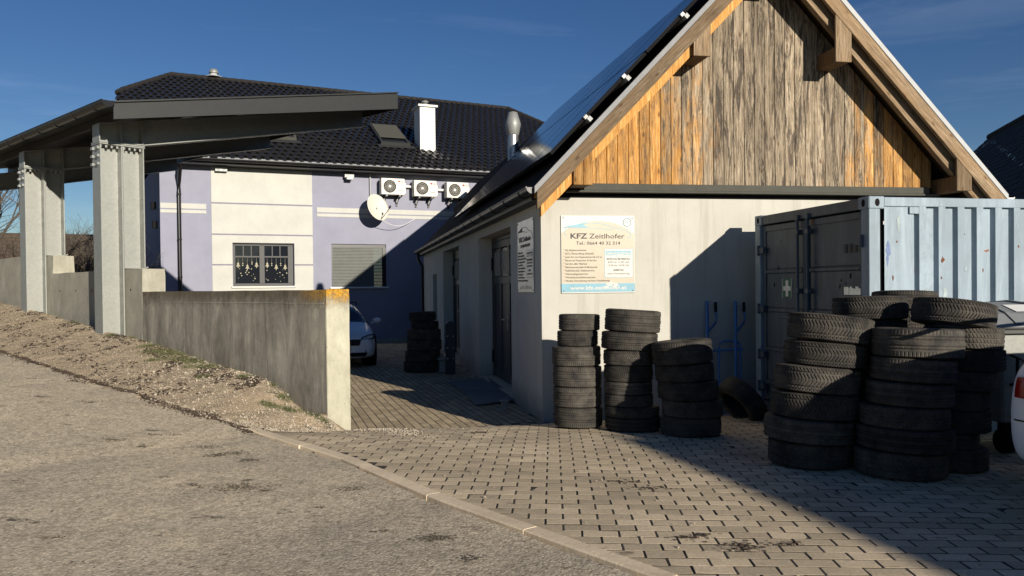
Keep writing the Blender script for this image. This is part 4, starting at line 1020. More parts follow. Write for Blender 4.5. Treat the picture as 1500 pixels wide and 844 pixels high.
# air conditioners
def aircon(x0, z0, w, h, label):
    f = H.at(x0, -.36, z0); a = thing('air_conditioner', f, label, 'air conditioner', 'white air conditioner units under the eaves')
    m = MB(); m.box(f, 0, w, 0, .27, 0, h); m.build('casing', 'ivory', a, bev=.012)
    cx, cz, r = w * .36, h * .5, h * .40
    m = MB(); m.prism(f, [(cx + r * math.cos(t), cz + r * math.sin(t)) for t in np.linspace(0, 2 * math.pi, 29)[:-1]], -.006, -.0005); gl = m.build('fan_recess', 'blackm', a)
    m = MB()
    for k in range(24):
        t = 2 * math.pi * k / 24; m.tube([f.p(cx + q * math.cos(t + (r - q) * 2), -.011, cz + q * math.sin(t + (r - q) * 2)) for q in (r * .2, r * .6, r)], .004, 4, cap=False)
    for q in (.25, .5, .75, 1.0): m.tube([f.p(cx + r * q * math.cos(t), -.012, cz + r * q * math.sin(t)) for t in np.linspace(0, 2 * math.pi, 21)], .004, 4, cap=False)
    m.build('fan_guard', 'ivory', a)
    m = MB(); m.prism(f, [(cx + r * .17 * math.cos(t), cz + r * .17 * math.sin(t)) for t in np.linspace(0, 2 * math.pi, 13)[:-1]], -.018, -.004); m.build('fan_hub', 'white', a)
    m = MB(); lx, lz = w * .76, h * .82; m.prism(f, [(lx + .032 * math.cos(t), lz + .032 * math.sin(t)) for t in np.linspace(0, 2 * math.pi, 15)[:-1]], -.003, -.0005); m.build('logo', 'red', a)
    text('lettering', 'LG', f, lx + .04, -.002, lz - .027, .075, 'red', a, bold=.002)
    m = MB(); m.box(f, w * .72, w * .94, -.002, -.0005, h * .24, h * .28); m.build('print', 'ink2', a)
    m = MB(); m.box(f, w, w + .05, .06, .24, h * .1, h * .75); m.build('valve_cover', 'ivory', a, bev=.006)
    for q in (.12, w - .18):
        m = MB(); m.box(f, q, q + .05, -.05, .358, -.06, -.005); m.box(f, q, q + .05, .31, .357, -.30, -.06); m.tube([f.p(q + .025, -.02, -.05), f.p(q + .025, .32, -.26)], .014, 6); m.build('wall_bracket', 'black', a)
aircon(-.36, 4.38, .69, .47, 'left white air conditioner unit nearest the satellite dish under the eaves')
aircon(.62, 4.36, .69, .47, 'middle white air conditioner unit of the row under the eaves')
aircon(1.63, 4.35, .69, .47, 'right white air conditioner unit partly shaded by the workshop roof')
for a, b, z in ((.30, .7, 4.66), (1.28, 1.7, 4.6)): m = MB(); m.tube([H.p(a, -.10, z), H.p(b, -.10, z)], .055, 8); m.build('pipe_sleeve', 'white', hs)
m = MB(); m.tube([H.p(-.62, -.05, 3.75), H.p(-.62, -.05, 5.05)], .03, 8); m.build('conduit', 'alu', hs)
m = MB(); m.box(H, -1.38, -1.12, -.20, -.001, 4.84, 4.93); m.box(H, -1.34, -1.16, -.27, -.10, 4.78, 4.85); m.build('floodlight', 'galv2', hs)
m = MB(); m.box(H, -4.85, -4.55, -.16, -.001, 4.86, 4.98); m.build('eaves_lamp', 'galv2', hs)
# satellite dish
dc = H.p(-.50, -.52, 3.98); sd_ = thing('satellite_dish', Frame(dc, H.yaw), 'round off-white satellite dish on the lilac wall below the air conditioners', 'satellite dish')
fwd = -H.y * .80 + H.x * .42 + np.array([0, 0, .28]); fwd /= np.linalg.norm(fwd)
sx_ = np.cross([0, 0, 1], fwd); sx_ /= np.linalg.norm(sx_); sz_ = np.cross(fwd, sx_)
m = MB(); V = []; nr, nk = 7, 32
for a_, t_ in ((0, 0), (1, .008)):
    for i in range(nr + 1):
        r = .385 * HK * i / nr
        for k in range(nk): t = 2 * math.pi * k / nk; V.append(dc + sx_ * r * math.cos(t) + sz_ * r * 1.05 * math.sin(t) + fwd * (.12 * (r / .385 / HK) ** 2 - .12 - t_))
Fs = []
for a_ in (0, 1):
    o0 = a_ * (nr + 1) * nk
    for i in range(nr):
        for k in range(nk): q = (o0 + i * nk + k, o0 + i * nk + (k + 1) % nk, o0 + (i + 1) * nk + (k + 1) % nk, o0 + (i + 1) * nk + k); Fs.append(q if not a_ else q[::-1])
b1 = nr * nk; b2 = (nr + 1) * nk + nr * nk
Fs += [(b1 + k, b1 + (k + 1) % nk, b2 + (k + 1) % nk, b2 + k) for k in range(nk)]
m.add(V, Fs, 0, True); m.build('reflector', 'ivory', sd_)
m = MB(); low = dc - sz_ * .51; tip = dc - sz_ * .27 + fwd * .64; m.tube([low, low + (tip - low) * .3 - sz_ * .02, tip], .013, 8); m.build('feed_arm', 'black', sd_)
m = MB(); m.tube([tip - (fwd * .05), tip + fwd * .01 + sz_ * .03], [.035, .045], 12); m.tube([tip + fwd * .01, tip + fwd * .05 + sz_ * .07], .025, 8); m.build('feed_horn', 'black', sd_)
m = MB(); m.tube([dc - fwd * .08, dc - fwd * .2 - sz_ * .1, H.p(-.62, -.05, 3.75)], .025, 8); m.build('bracket', 'galv2', sd_)
m = MB(); w0 = H.p(.72, -.02, 3.72); m.tube([low + (tip - low) * t * 0 + (w0 - low) * t + np.array([0, 0, -.28 * math.sin(math.pi * t) + 0]) for t in np.linspace(0, 1, 14)], .011, 6); m.build('cable', 'white', sd_)

# ================================================================== CONCRETE WALL, CARPORT
K = Frame((*WO, 0), 41.33)
cw = thing('concrete_wall', K, 'stained grey concrete retaining wall stepping up beside the gravel with an orange-lichened free end', 'wall')
def rough_box(mb, fr, x0, x1, y0, y1, z0, z1, st=.25, amp=.006, seed=1, edge=.012):
    """box with finely broken faces and a worn top edge"""
    rr = np.random.RandomState(seed); nx = max(2, int((x1 - x0) / st) + 1); nz = max(2, int((z1 - z0) / st) + 1)
    xs = np.linspace(x0, x1, nx); zz = np.linspace(z0, z1, nz)
    ring = [(y0, z) for z in zz] + [(y1, z) for z in zz[::-1]]; V = []; m_ = len(ring)
    for x in xs:
        for i, (y, z) in enumerate(ring):
            j = rr.randn(2) * amp * .5; e = edge if z > z1 - 1e-6 else 0
            V.append(fr.p(x, y + j[0] * (1 if y == y0 else 1) + (e if y == y0 else -e) * rr.rand(), z + (j[1] - e * rr.rand() * .6 if e else 0)))
    Fs = [(i * m_ + k, i * m_ + (k + 1) % m_, (i + 1) * m_ + (k + 1) % m_, (i + 1) * m_ + k) for i in range(nx - 1) for k in range(m_)]
    Fs += [tuple(range(m_ - 1, -1, -1)), tuple((nx - 1) * m_ + k for k in range(m_))]
    mb.add(V, Fs)
m = MB(); rough_box(m, K, -4.6, -.02, 0, .30, -.2, 1.62, .12, .003, 2); fix_normals(m.build('low_wall', 'wallc', cw))
m = MB(); m.box(K, -4.0, -.05, -.0045, .01, 1.468, 1.474); m.build('formwork_joint', 'cap', cw)
m = MB(); rough_box(m, K, -.019, .0, -.002, .302, -.25, 1.625, .1, .002, 3, .006); fix_normals(m.build('wall_end', 'wallend', cw))
m = MB(); rough_box(m, K, -8.28, -4.62, .0, .34, -.2, 1.965, .3, .003, 5); fix_normals(m.build('tall_wall', 'wallb', cw))
m = MB(); rough_box(m, K, -4.619, -4.60, .0, .345, 1.0, 1.965, .1, .002, 6); fix_normals(m.build('block_end', 'cap', cw))
m = MB(); rough_box(m, K, -9.05, -8.281, .0, .36, -.2, 2.29, .3, .003, 7); fix_normals(m.build('pad_block', 'cap', cw))
m = MB(); rough_box(m, K, -16, -9.06, .0, .34, -.2, 2.33, .3, .003, 8); fix_normals(m.build('tall_wall', 'wallb', cw))
for x in (-7.95, -7.2, -6.5, -5.0):      # formwork tie holes
    m = MB(); f = K.at(x, 0, 1.65); V = [f.p(.018 * math.cos(t), -.003, .018 * math.sin(t)) for t in np.linspace(0, 2 * math.pi, 11)[:-1]]; m.add(V, [tuple(range(10))]); m.build('tie_hole', 'blackm', cw)

cp = thing('carport', K, 'open steel carport with galvanised columns and dark grey roof standing on the concrete wall', 'carport')
RS = .2065; zr_ = lambda y: 4.393 + RS * y                          # roof top over y
XR = -4.4
def hsec(mb, x, y0, y1, z0, z1, w=.15, tf=.018, tw_=.011):
    mb.box(K, x - w, x + w, y0, y0 + tf, z0, z1); mb.box(K, x - w, x + w, y1 - tf, y1, z0, z1); mb.box(K, x - tw_ / 2, x + tw_ / 2, y0 + tf, y1 - tf, z0, z1)
for x, zb, zp in ((-5.34, .7, 1.99), (-8.72, 1.0, 2.31), (-13.3, 1.2, 2.34)):
    m = MB(); hsec(m, x, -.335, -.012, zb, 3.84); m.build('column', 'galv', cp)
    m = MB(); hsec(m, x, -.008, .31, zp, 3.86); m.build('column', 'galv', cp)
    m = MB(); m.box(K, x - .16, x + .16, -.345, .322, 3.845, 3.862); P = []
    m.box(K, x - .16, x + .16, -.345, .322, 3.868, 3.885); pl = m.build('head_plate', 'galv', cp)
    for k in range(8):
        y = -.30 + k * .08 + (.01 if k > 3 else -.01)
        for xx in (x - .11, x + .11):
            m = MB(); f = K.at(xx, y, 0); m.lathe(f, [(0, 3.80), (.017, 3.80), (.017, 3.82), (.021, 3.82), (.021, 3.844), (.010, 3.844)], 6, sm=False); m.build('bolt', 'galv2', pl)
    m = MB(); m.box(K, x - .13, x + .13, .33, .36, zp, zp + .02); m.box(K, x - .14, x + .14, -.01, .33, zp - .012, zp); m.build('base_plate', 'galv', cp)
    # rafter beam with haunch
    zb_ = lambda y: 3.887 + (y + .335) * .02 if y < .33 else 3.90 + (y - .33) * .2195
    zt_ = lambda y: zr_(y) - .17
    m = MB(); ys = [-.335, .33, 4.67]
    def strip(a, b, x0, x1, za, zb2, zc, zd): P = [K.p(xx, yy, zz) for xx in (x0, x1) for yy, zz in ((a, za), (b, zb2), (b, zd), (a, zc))]; m.add(P, [(0, 1, 2, 3), (7, 6, 5, 4), (0, 4, 5, 1), (1, 5, 6, 2), (2, 6, 7, 3), (3, 7, 4, 0)])
    for a, b in ((-.335, .33), (.33, 4.67)):
        strip(a, b, x - .006, x + .006, zb_(a) + .015, zb_(b) + .015, zt_(a) - .015, zt_(b) - .015)
        strip(a, b, x - .13, x + .13, zb_(a), zb_(b), zb_(a) + .016, zb_(b) + .016)
        strip(a, b, x - .13, x + .13, zt_(a) - .016, zt_(b) - .016, zt_(a), zt_(b))
    for y in (-.335, -.02, .30): m.box(K, x - .13, x + .13, y, y + .014, zb_(y) + .018, zt_(y) - .017)
    m.build('rafter_beam', 'galv', cp)
    for z in (3.55, 3.67, 3.79):
        for q in (.06, -.13): m = MB(); m.box(K, x + q, x + q + .07, -.37, -.337, z - .02, z + .02); m.build('bolt', 'galv2', cp)
# roof: sheet, ribs, purlins, fascias
y0, y1, X0 = -.45, 4.78, -13.6
m = MB(); P = [K.p(x, y, zr_(y) + h) for x in (X0, XR) for y, h in ((y0, -.035), (y1, -.035), (y1, 0), (y0, 0))]
m.add(P, [(0, 1, 2, 3), (7, 6, 5, 4), (0, 4, 5, 1), (1, 5, 6, 2), (2, 6, 7, 3), (3, 7, 4, 0)]); rsheet = m.build('roof_sheet', 'anth', cp)
for i in range(36):
    x = XR - .12 - i * .255; m = MB(); P = [K.p(xx, y, zr_(y) + h) for y in (y0 - .02, y1) for xx, h in ((x - .05, 0.001), (x + .05, .001), (x + .03, .045), (x - .03, .045))]
    m.add(P, [(0, 1, 2, 3), (7, 6, 5, 4), (0, 4, 5, 1), (1, 5, 6, 2), (2, 6, 7, 3), (3, 7, 4, 0)]); m.build('roof_rib', 'anth', rsheet)
for y in (-.2, .8, 1.8, 2.8, 3.8, 4.5):
    m = MB(); P = [K.p(x, yy, zr_(yy) + h) for x in (X0 + .05, XR - .06) for yy, h in ((y, -.165), (y + .1, -.165), (y + .1, -.04), (y, -.04))]
    m.add(P, [(0, 1, 2, 3), (7, 6, 5, 4), (0, 4, 5, 1), (1, 5, 6, 2), (2, 6, 7, 3), (3, 7, 4, 0)]); m.build('purlin', 'anth', cp)
def fascia(xa, xb):
    m = MB(); P = [K.p(x, y, zr_(y) + h) for x in (xa, xb) for y, h in ((y0, -.235), (y1, -.30), (y1, -.01), (y0, -.01))]
    m.add(P, [(0, 1, 2, 3), (7, 6, 5, 4), (0, 4, 5, 1), (1, 5, 6, 2), (2, 6, 7, 3), (3, 7, 4, 0)]); m.build('fascia', 'anth', cp, bev=.003)
    m = MB(); P = [K.p(x, y, zr_(y) + h) for x in (xa - .05, xb + .012) for y, h in ((y0 - .02, .003), (y1 + .015, .003), (y1 + .015, .026), (y0 - .02, .026))]
    m.add(P, [(0, 1, 2, 3), (7, 6, 5, 4), (0, 4, 5, 1), (1, 5, 6, 2), (2, 6, 7, 3), (3, 7, 4, 0)]); m.build('coping', 'anth', cp)
fascia(XR - .004, XR + .02)
m = MB(); P = [K.p(x, y, z) for x in (X0, XR - .01) for y, z in ((y1 - .0, zr_(y1) - .30), (y1 + .02, zr_(y1) - .30), (y1 + .02, zr_(y1)), (y1, zr_(y1)))]
m.add(P, [(0, 1, 2, 3), (7, 6, 5, 4), (0, 4, 5, 1), (1, 5, 6, 2), (2, 6, 7, 3), (3, 7, 4, 0)]); m.build('fascia', 'anth', cp)
gutter(K, X0, XR + .1, y0 - .10, zr_(y0) + .0, .088, 'gutter', cp, 'black', 12)

# ================================================================== TYRES
def tyre_mesh(name, variant, nseg=300):
    R0, Wd = .32, .205
    nw = 17; prof = []
    ws = np.linspace(-.088, .088, nw)
    prof += [(.205, -.082, 0), (.212, -.094, 0), (.235, -.101, 0), (.265, -.1035, 0), (.290, -.1005, 0), (.306, -.095, 0), (.3145, -.0905, .4)]
    for w in ws: prof.append((R0 - .0055 * (w / .088) ** 2 - .001, w, 1))
    prof += [(.3145, .0905, .4), (.306, .095, 0), (.290, .1005, 0), (.265, .1035, 0), (.235, .101, 0), (.212, .094, 0), (.205, .082, 0)]
    prof += [(.212, .072, 0), (.26, .086, 0), (.298, .078, 0), (.300, 0, 0), (.298, -.078, 0), (.26, -.086, 0), (.212, -.072, 0)]
    m_ = len(prof); V = []
    for k in range(nseg):
        th = 2 * math.pi * k / nseg; p = k / nseg
        for r, z, t in prof:
            d = 0.
            if t:
                a = abs(z)
                if variant == 0:      # ribbed: four grooves, fine shoulder cuts
                    if any(abs(a - q) < .0058 for q in (.017, .047)): d = .008
                    if a > .062 and (k % 4 == 0): d = max(d, .0045)
                    if .022 < a < .042 and k % 6 == 0: d = max(d, .003)
                elif variant == 1:    # directional V pattern
                    ph = (p * 75 + a * 26) % 1
                    if ph < .27 and a > .006: d = .008
                    if abs(a - .052) < .0055: d = max(d, .007)
                elif variant == 2:    # winter blocks
                    ph = (p * 75 + a * 16 + (.5 if a > .035 else 0)) % 1
                    if ph < .25: d = .007
                    if abs(a - .035) < .0058 or a < .004: d = .008
                    if (k % 3 == 0) and d == 0: d = .0018
                else:                 # slanting blocks, one way across
                    ph = (p * 60 + z * 22) % 1
                    if ph < .22: d = .006
                    if any(abs(z - q) < .0058 for q in (-.045, 0, .045)): d = .008
                d *= t
            elif .26 < r < .312 and variant in (0, 1) and (k % 6 == 0): d = .0015
            rr = r - d; V.append((rr * math.cos(th), rr * math.sin(th), z))
    Fs = [(k * m_ + i, ((k + 1) % nseg) * m_ + i, ((k + 1) % nseg) * m_ + (i + 1) % m_, k * m_ + (i + 1) % m_) for k in range(nseg) for i in range(m_)]
    me = bpy.data.meshes.new(name); me.from_pydata(V, [], Fs); me.materials.append(M['rubber']); me.update(); return me
TY = [tyre_mesh('tyre', v) for v in range(4)]
def tyre(loc, r, w, tilt, variant, label, group, yaw=None, tilt2=0.):
    o = bpy.data.objects.new('tyre', TY[variant]); COL.objects.link(o)
    rr = random.Random(label)
    o.location = tuple(loc); o.scale = (r / .32, r / .32, w / .207)
    Mx = Matrix.Rotation(R(tilt), 3, 'Y') @ Matrix.Rotation(R(tilt2), 3, 'X') @ Matrix.Rotation(rr.uniform(0, 6.28) if yaw is None else yaw, 3, 'Z')
    o.rotation_euler = Mx.to_euler(); tag(o, label, 'tyre', group); return o
ORD = ['topmost', 'second', 'third', 'fourth', 'fifth', 'sixth', 'seventh', 'eighth']
def stack(where, spec, wtop, group, d=None):
    x0, x1, y1 = spec[-1][:3]; xc = (x0 + x1) / 2
    if d is None:
        lo = 2.
        while True:
            P = Dp(xc, y1, lo)
            if P[2] <= zs(P[0], P[1]) or lo > 30: break
            lo += .01
        d = lo; d = d / (1 - (x1 - x0) / 2 / F_)
    zprev = None; n = len(spec)
    bot = [Dp((s[0] + s[1]) / 2, s[2], d - (s[1] - s[0]) / 2 * d / F_)[2] for s in spec]
    for i, s in enumerate(spec):
        r = (s[1] - s[0]) / 2 * d / F_ * .985
        w = (bot[i - 1] - bot[i]) if i else wtop
        c = Dp((s[0] + s[1]) / 2, 450, d); z = bot[i] + w / 2 + .003
        tilt = s[3] if len(s) > 3 else 0.
        nm = ORD[i] + (' tyre from the top' if i else ' tyre')
        if i == n - 1: nm = 'bottom tyre'
        kind = {0: 'ribbed', 1: 'arrow-treaded', 2: 'block-treaded', 3: 'slant-treaded'}[s[4] if len(s) > 4 else i % 4]
        tyre((c[0], c[1], z), r, w * 1.0, tilt, s[4] if len(s) > 4 else i % 4, f'{nm} of {where}, {kind}', group, tilt2=s[5] if len(s) > 5 else -1.)
    return d
stack('the leftmost stack by the workshop corner', [(817.5, 879, 486, 1, 2), (815, 876, 509, 0, 2), (807, 880, 539, 0, 0), (808, 881, 570, 1, 0), (808, 881, 600, 0, 0), (808.5, 882, 630, 1, 0)], .17, 'tyres stacked by the workshop corner')
stack('the middle stack against the gable wall', [(885, 968, 489, 4, 0), (879.5, 963.5, 516, 3, 0), (882.5, 958, 538, 1, 1), (883, 956, 562, 0, 1), (883, 955, 581, 0, 0), (883, 956, 599, 1, 2), (883, 965, 616, 0, 1), (884, 967, 635, 0, 0)], .225, 'tyres stacked by the workshop corner')
stack('the low stack left of the blue hand truck', [(953.5, 1043, 537, -4.5, 0, -2), (958, 1045, 562, -3, 1), (962, 1051.5, 590.5, -1, 1), (968, 1058, 616, 0, 2), (965, 1055, 643, 0, 1)], .225, 'tyres stacked by the workshop corner')
stack('the front left stack before the container', [(1155, 1276, 506, 7, 1, -2), (1149, 1267, 542, 5, 1), (1135, 1256, 582, 5, 1), (1130, 1255, 621, 3, 1), (1119.5, 1250, 657, 3, 0), (1125, 1245, 692, 1, 2)], .205, 'tyres heaped before the container')
stack('the front middle stack before the container', [(1281, 1406, 530, 2, 0, -2), (1278, 1396, 566, 3, 0), (1271, 1391, 602, 2, 0), (1262, 1385.5, 635, 1.5, 2), (1257, 1391.6, 671, 2, 0), (1253, 1382, 709, 1, 3)], .215, 'tyres heaped before the container')
stack('the right stack beside the waste bin', [(1340, 1453, 482, 9, 1, -3), (1370, 1464.5, 515, 3, 3), (1374, 1467, 548, 1, 2), (1362, 1454.5, 577, 1, 1), (1355, 1445, 606, 0, 1), (1354, 1445.6, 640, 0, 2), (1342, 1429, 662, 0, 0), (1350, 1442, 696, 1, 3)], .19, 'tyres heaped before the container')
stack('the rear stack by the container corner post', [(1221.6, 1326, 471, 0, 1, -2), (1228, 1325, 503, 0, 1), (1226, 1324, 538, 0, 2), (1228, 1326, 573, 0, 0), (1226, 1325, 608, 0, 1), (1228, 1326, 643, 0, 2), (1228, 1326, 678, 0, 0)], .19, 'tyres heaped before the container')
stack('the rearmost stack against the container side', [(1279.5, 1370, 457, 2, 0, -3), (1281, 1371, 490, 0, 2), (1282, 1372, 524, 0, 1), (1280, 1371, 558, 0, 0), (1282, 1372, 592, 0, 1), (1282, 1372, 626, 0, 2), (1282, 1372, 659, 0, 0)], .17, 'tyres heaped before the container')
stack('the stack beside the parked white estate car', [(598, 639, 471, -1, 0), (601.5, 642.7, 483, 1, 1), (595, 646, 499, 0, 0), (595, 647, 515, 0, 2), (592, 645, 531, 0, 0), (590, 642, 547, 0, 1)], .18, 'tyres stacked in the shaded yard')
c = Dp(1086, 598, 8.75)
tyre((c[0], c[1], .30), .30, .22, 52, 0, 'single black tyre leaning on its edge at the foot of the blue hand truck', None, tilt2=-14)

# ================================================================== CONTAINER
KC = Dp(1273, 287, 7.3); CT = Frame((KC[0], KC[1], 0), -11.88); ZT, ZB, CL, CW = KC[2], .22, 6.06, 2.10
cn = thing('shipping_container', CT, 'pale blue steel shipping container with corrugated side and rust spots beside the tyre stacks', 'shipping container')
def cbox(name, mat, *a, bev=.004, parent=None): m = MB(); m.box(CT, *a); return m.build(name, mat, parent or cn, bev=bev)
for nm, x, y in (('corner_post', 0, 0), ('corner_post', 0, CW - .12), ('corner_post', CL - .12, 0), ('corner_post', CL - .12, CW - .12)): cbox(nm, 'cont', x, x + .118, y, y + .12, ZB, ZT - .12)
for x in (0, CL - .17):
    for y in (0, CW - .16):
        for z in (ZB - .12, ZT - .12):
            m = MB(); m.box(CT, x - .004, x + .166, y - .004, y + .16, z, z + .12); cc_ = m.build('corner_casting', 'cont', cn, bev=.008)
            m = MB(); f = CT
            V = [f.p(x + .085 + .026 * math.cos(t), y - .0055, z + .06 + .038 * math.sin(t)) for t in np.linspace(0, 2 * math.pi, 13)[:-1]]; m.add(V, [tuple(range(12))])
            V = [f.p(x - .0055, y + .08 + .026 * math.cos(t), z + .06 + .038 * math.sin(t)) for t in np.linspace(0, 2 * math.pi, 13)[:-1]]; m.add(V, [tuple(range(12))]); m.build('casting_hole', 'blackm', cc_)
cbox('top_rail', 'cont', .168, CL - .172, .004, .07, ZT - .095, ZT - .008); cbox('bottom_rail', 'cont', .168, CL - .172, .004, .07, ZB - .1, ZB + .06)
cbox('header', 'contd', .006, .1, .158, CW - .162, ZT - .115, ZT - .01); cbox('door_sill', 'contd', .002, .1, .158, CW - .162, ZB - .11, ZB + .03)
cbox('roof', 'cont', .1, CL - .1, .07, CW - .07, ZT - .05, ZT - .03); cbox('end_wall', 'cont', CL - .1, CL - .05, .12, CW - .12, ZB, ZT - .1)
cbox('rear_side', 'cont', .12, CL - .12, CW - .06, CW - .03, ZB, ZT - .09)
cbox('header_back', 'blackm', .101, .118, .13, CW - .13, ZT - .24, ZT - .035); cbox('floor', 'blackm', .11, CL - .1, .07, CW - .07, ZB, ZB + .05)  # header_back: black backing added to shut out light above the doors
m = MB(); m.box(CT, .112, .190, .052, .135, ZB, ZT - .085); m.build('post_gap', 'blackm', cn)  # black filler; the groove's shade put into its colour
# corrugated side
pts = [(.178, .020), (.50, .020), (.505, .048), (.525, .048)]; x = .525
while x < CL - .5: pts += [(x + .020, .001), (x + .095, .001), (x + .125, .048), (x + .215, .048)]; x += .215
pts += [(CL - .12, .034)]
m = MB()
V = []; nz_ = 2
for z in (ZB + .06, ZT - .093):
    V += [CT.p(a, b, z) for a, b in pts]
nn = len(pts); m.add(V, [(i, i + 1, nn + i + 1, nn + i) for i in range(nn - 1)]); m.build('side_panel', 'cont', cn)
cbox('locking_flap', 'cont', .44, .545, .000, .028, ZT - .165, ZT - .098)
def blotch(name, px_, py_, rx, rz, mat, seed):
    x, _, z = CT.hit(px_, py_, .0); rr = random.Random(seed)
    # on the ribs' outer or inner level
    y = .020 if x < .50 else (.001 if ((x - .525) % .215) < .10 else .048)
    poly = [(x + rx * rr.uniform(.45, 1.1) * math.cos(t), z + rz * rr.uniform(.45, 1.1) * math.sin(t)) for t in np.linspace(0, 2 * math.pi, 15)[:-1]]
    m = MB(); m.prism(CT, poly, y - .0025, y + .001); return m.build(name, mat, cn)
for a_ in ((1342, 397, .022, .022), (1381, 381, .022, .036), (1379, 407, .010, .014), (1316, 354, .010, .012), (1413, 343, .006, .008), (1310, 407, .010, .03), (1440, 396, .008, .02), (1492, 361, .01, .016)): blotch('rust_spot', *a_, 'rust', int(a_[0]))
for a_ in ((1303, 366, .030, .085), (1302, 380, .016, .06), (1347, 432, .03, .03), (1469, 368, .022, .016)): blotch('old_paint_patch', *a_, 'oldblue', int(a_[0]))
for a_ in ((1357, 428, .03, .05), (1384, 430, .03, .07), (1388, 310, .014, .07), (1318, 326, .025, .10), (1420, 394, .012, .04)): blotch('faded_patch', *a_, 'faded', int(a_[0]))
# doors
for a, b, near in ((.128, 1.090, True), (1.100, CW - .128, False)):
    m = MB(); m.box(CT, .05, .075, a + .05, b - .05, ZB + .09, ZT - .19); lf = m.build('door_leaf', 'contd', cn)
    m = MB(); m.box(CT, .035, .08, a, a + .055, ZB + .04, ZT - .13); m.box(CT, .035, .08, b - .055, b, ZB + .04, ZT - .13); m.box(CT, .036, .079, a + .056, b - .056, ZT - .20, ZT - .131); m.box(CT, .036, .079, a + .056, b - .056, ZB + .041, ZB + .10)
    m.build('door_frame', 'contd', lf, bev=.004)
    for z in (1.78, 1.33, .87, .47):
        m = MB(); m.prism(Frame(CT.p(.05, b - .06, 0), CT.yaw), [(0, z - .03), (0, z + .022), (-.016, z + .012), (-.016, z - .018)], -(b - a - .12), 0); m.build('door_rib', 'contd', lf)
        m = MB(); m.box(CT, .0485, .0498, a + .06, b - .06, z + .024, z + .034); m.build('shadow_joint', 'conta', lf)
    yr = 1.0 if near else 1.19
    m = MB(); m.tube([CT.p(-.005, yr, ZB - .02), CT.p(-.005, yr, ZT - .07)], .017, 10); rd = m.build('lock_rod', 'contd', lf)
    for z in (ZT - .1, ZT - .26, 1.55, 1.1, .62, ZB + .06): m = MB(); m.box(CT, -.026, .034, yr - .035, yr + .035, z - .028, z + .028); m.build('rod_guide', 'contd', rd, bev=.006)
    m = MB(); m.tube([CT.p(-.02, yr, 1.25), CT.p(-.035, yr + (-.35 if near else .3), 1.25)], .011, 8); m.build('handle', 'contd', rd)
    for z in (ZT - .42, 1.62 - .28, .80, ZB + .20):
        y = a - .03 if near else b + .03
        m = MB(); m.box(CT, -.014, .034, min(y, y + (.11 if near else -.11)), max(y, y + (.11 if near else -.11)), z - .035, z + .035); m.tube([CT.p(-.012, y, z - .06), CT.p(-.012, y, z + .06)], .018, 8); m.build('hinge', 'contd', lf)
    m = MB(); m.box(CT, .04, .07, a - .006, a - .001, ZB + .03, ZT - .13); m.box(CT, .04, .07, b + .001, b + .006, ZB + .03, ZT - .13); m.build('seal', 'conta', lf)
FD = Frame(CT.p(0, 0, 0), CT.yaw + 90)       # looking at the door end: x runs from far to near
m = MB(); m.box(FD, -1.57, -1.39, .046, .0495, 1.475, 1.685); fs = m.build('first_aid_plate', 'green', cn)
m = MB(); m.box(FD, -1.505, -1.455, .043, .0458, 1.490, 1.670); m.box(FD, -1.555, -1.506, .043, .0458, 1.555, 1.605); m.box(FD, -1.454, -1.405, .043, .0458, 1.555, 1.605); m.build('white_cross', 'white', fs)
for a in (-1.575, -1.387): m = MB(); m.box(FD, a, a + .005, .043, .0494, 1.470, 1.69); m.build('white_edge', 'white', fs)
m = MB(); rr = random.Random(5); x = -.45
while x < -.10: w = rr.uniform(.016, .034); m.box(FD, x, x + w, .046, .0495, 1.515, 1.515 + rr.uniform(.06, .085)); x += w + rr.uniform(.001, .006)
m.build('scraped_lettering', 'plate', cn)
for k in range(4): m = MB(); q = -.44 + k * .078; m.box(FD, q, q + .045, .046, .0495, 1.93, 2.02); m.build('painted_mark', 'conta', cn)
for q, z, s1 in ((-1.75, 1.62, .03), (-1.66, 1.81, .03), (-.35, 1.70, .03), (-.52, 1.6, .02), (-.5, 1.66, .014), (-.42, 1.63, .012), (-.14, 2.12, .015), (-1.6, 2.12, .012)):
    m = MB(); m.prism(FD, [(q - s1 * .3, z - s1), (q + s1 * .4, z - s1 * .3), (q + s1 * .35, z + s1), (q - s1 * .35, z + s1 * .6)], .0468, .0496); m.build('paint_chip', 'blackm', cn)

# ================================================================== HAND TRUCK
HTd = lambda t: 9.62 - .30 * t
def hp(px, py): t = (py - 440) / 160; return Dp(px, py, HTd(t))
hb = Dp(1062, 600, 9.3); ht = thing('hand_truck', Frame((hb[0], hb[1], 0), -9.7), 'tall blue tubular steel hand truck leaning on the shaded gable wall', 'hand truck')
for pts in ([(1035.5, 441), (1036.5, 600)], [(1077, 441), (1078.5, 600)]):
    m = MB(); m.tube([hp(*p) for p in pts], .021, 10); m.build('upright', 'blue', ht)
for x in (1048, 1089.5):
    m = MB(); m.tube([hp(x + .5, 456), hp(x + 1.5, 466), hp(x + .5, 472), hp(x - 12, 488)], .0135, 10); hdl = m.build('handle', 'blue', ht)
    m = MB(); m.tube([hp(x, 443), hp(x + .5, 457)], .018, 10); m.build('grip', 'blackm', hdl)
m = MB(); m.tube([hp(1053, 600), hp(1053, 510), hp(1055, 503), hp(1060, 500), hp(1077, 499.5), hp(1082, 502), hp(1084.5, 509), hp(1085.5, 600)], .014, 10); m.build('loop_frame', 'blue', ht)
m = MB(); m.tube([hp(1044, 514), hp(1088, 511.5)], .015, 10); m.build('crossbar', 'blue', ht)
fb = Frame((hb[0], hb[1], 0), -9.7); m = MB(); m.box(fb, -.30, .24, -.25, .0, .05, .062); m.build('toe_plate', 'blue', ht)
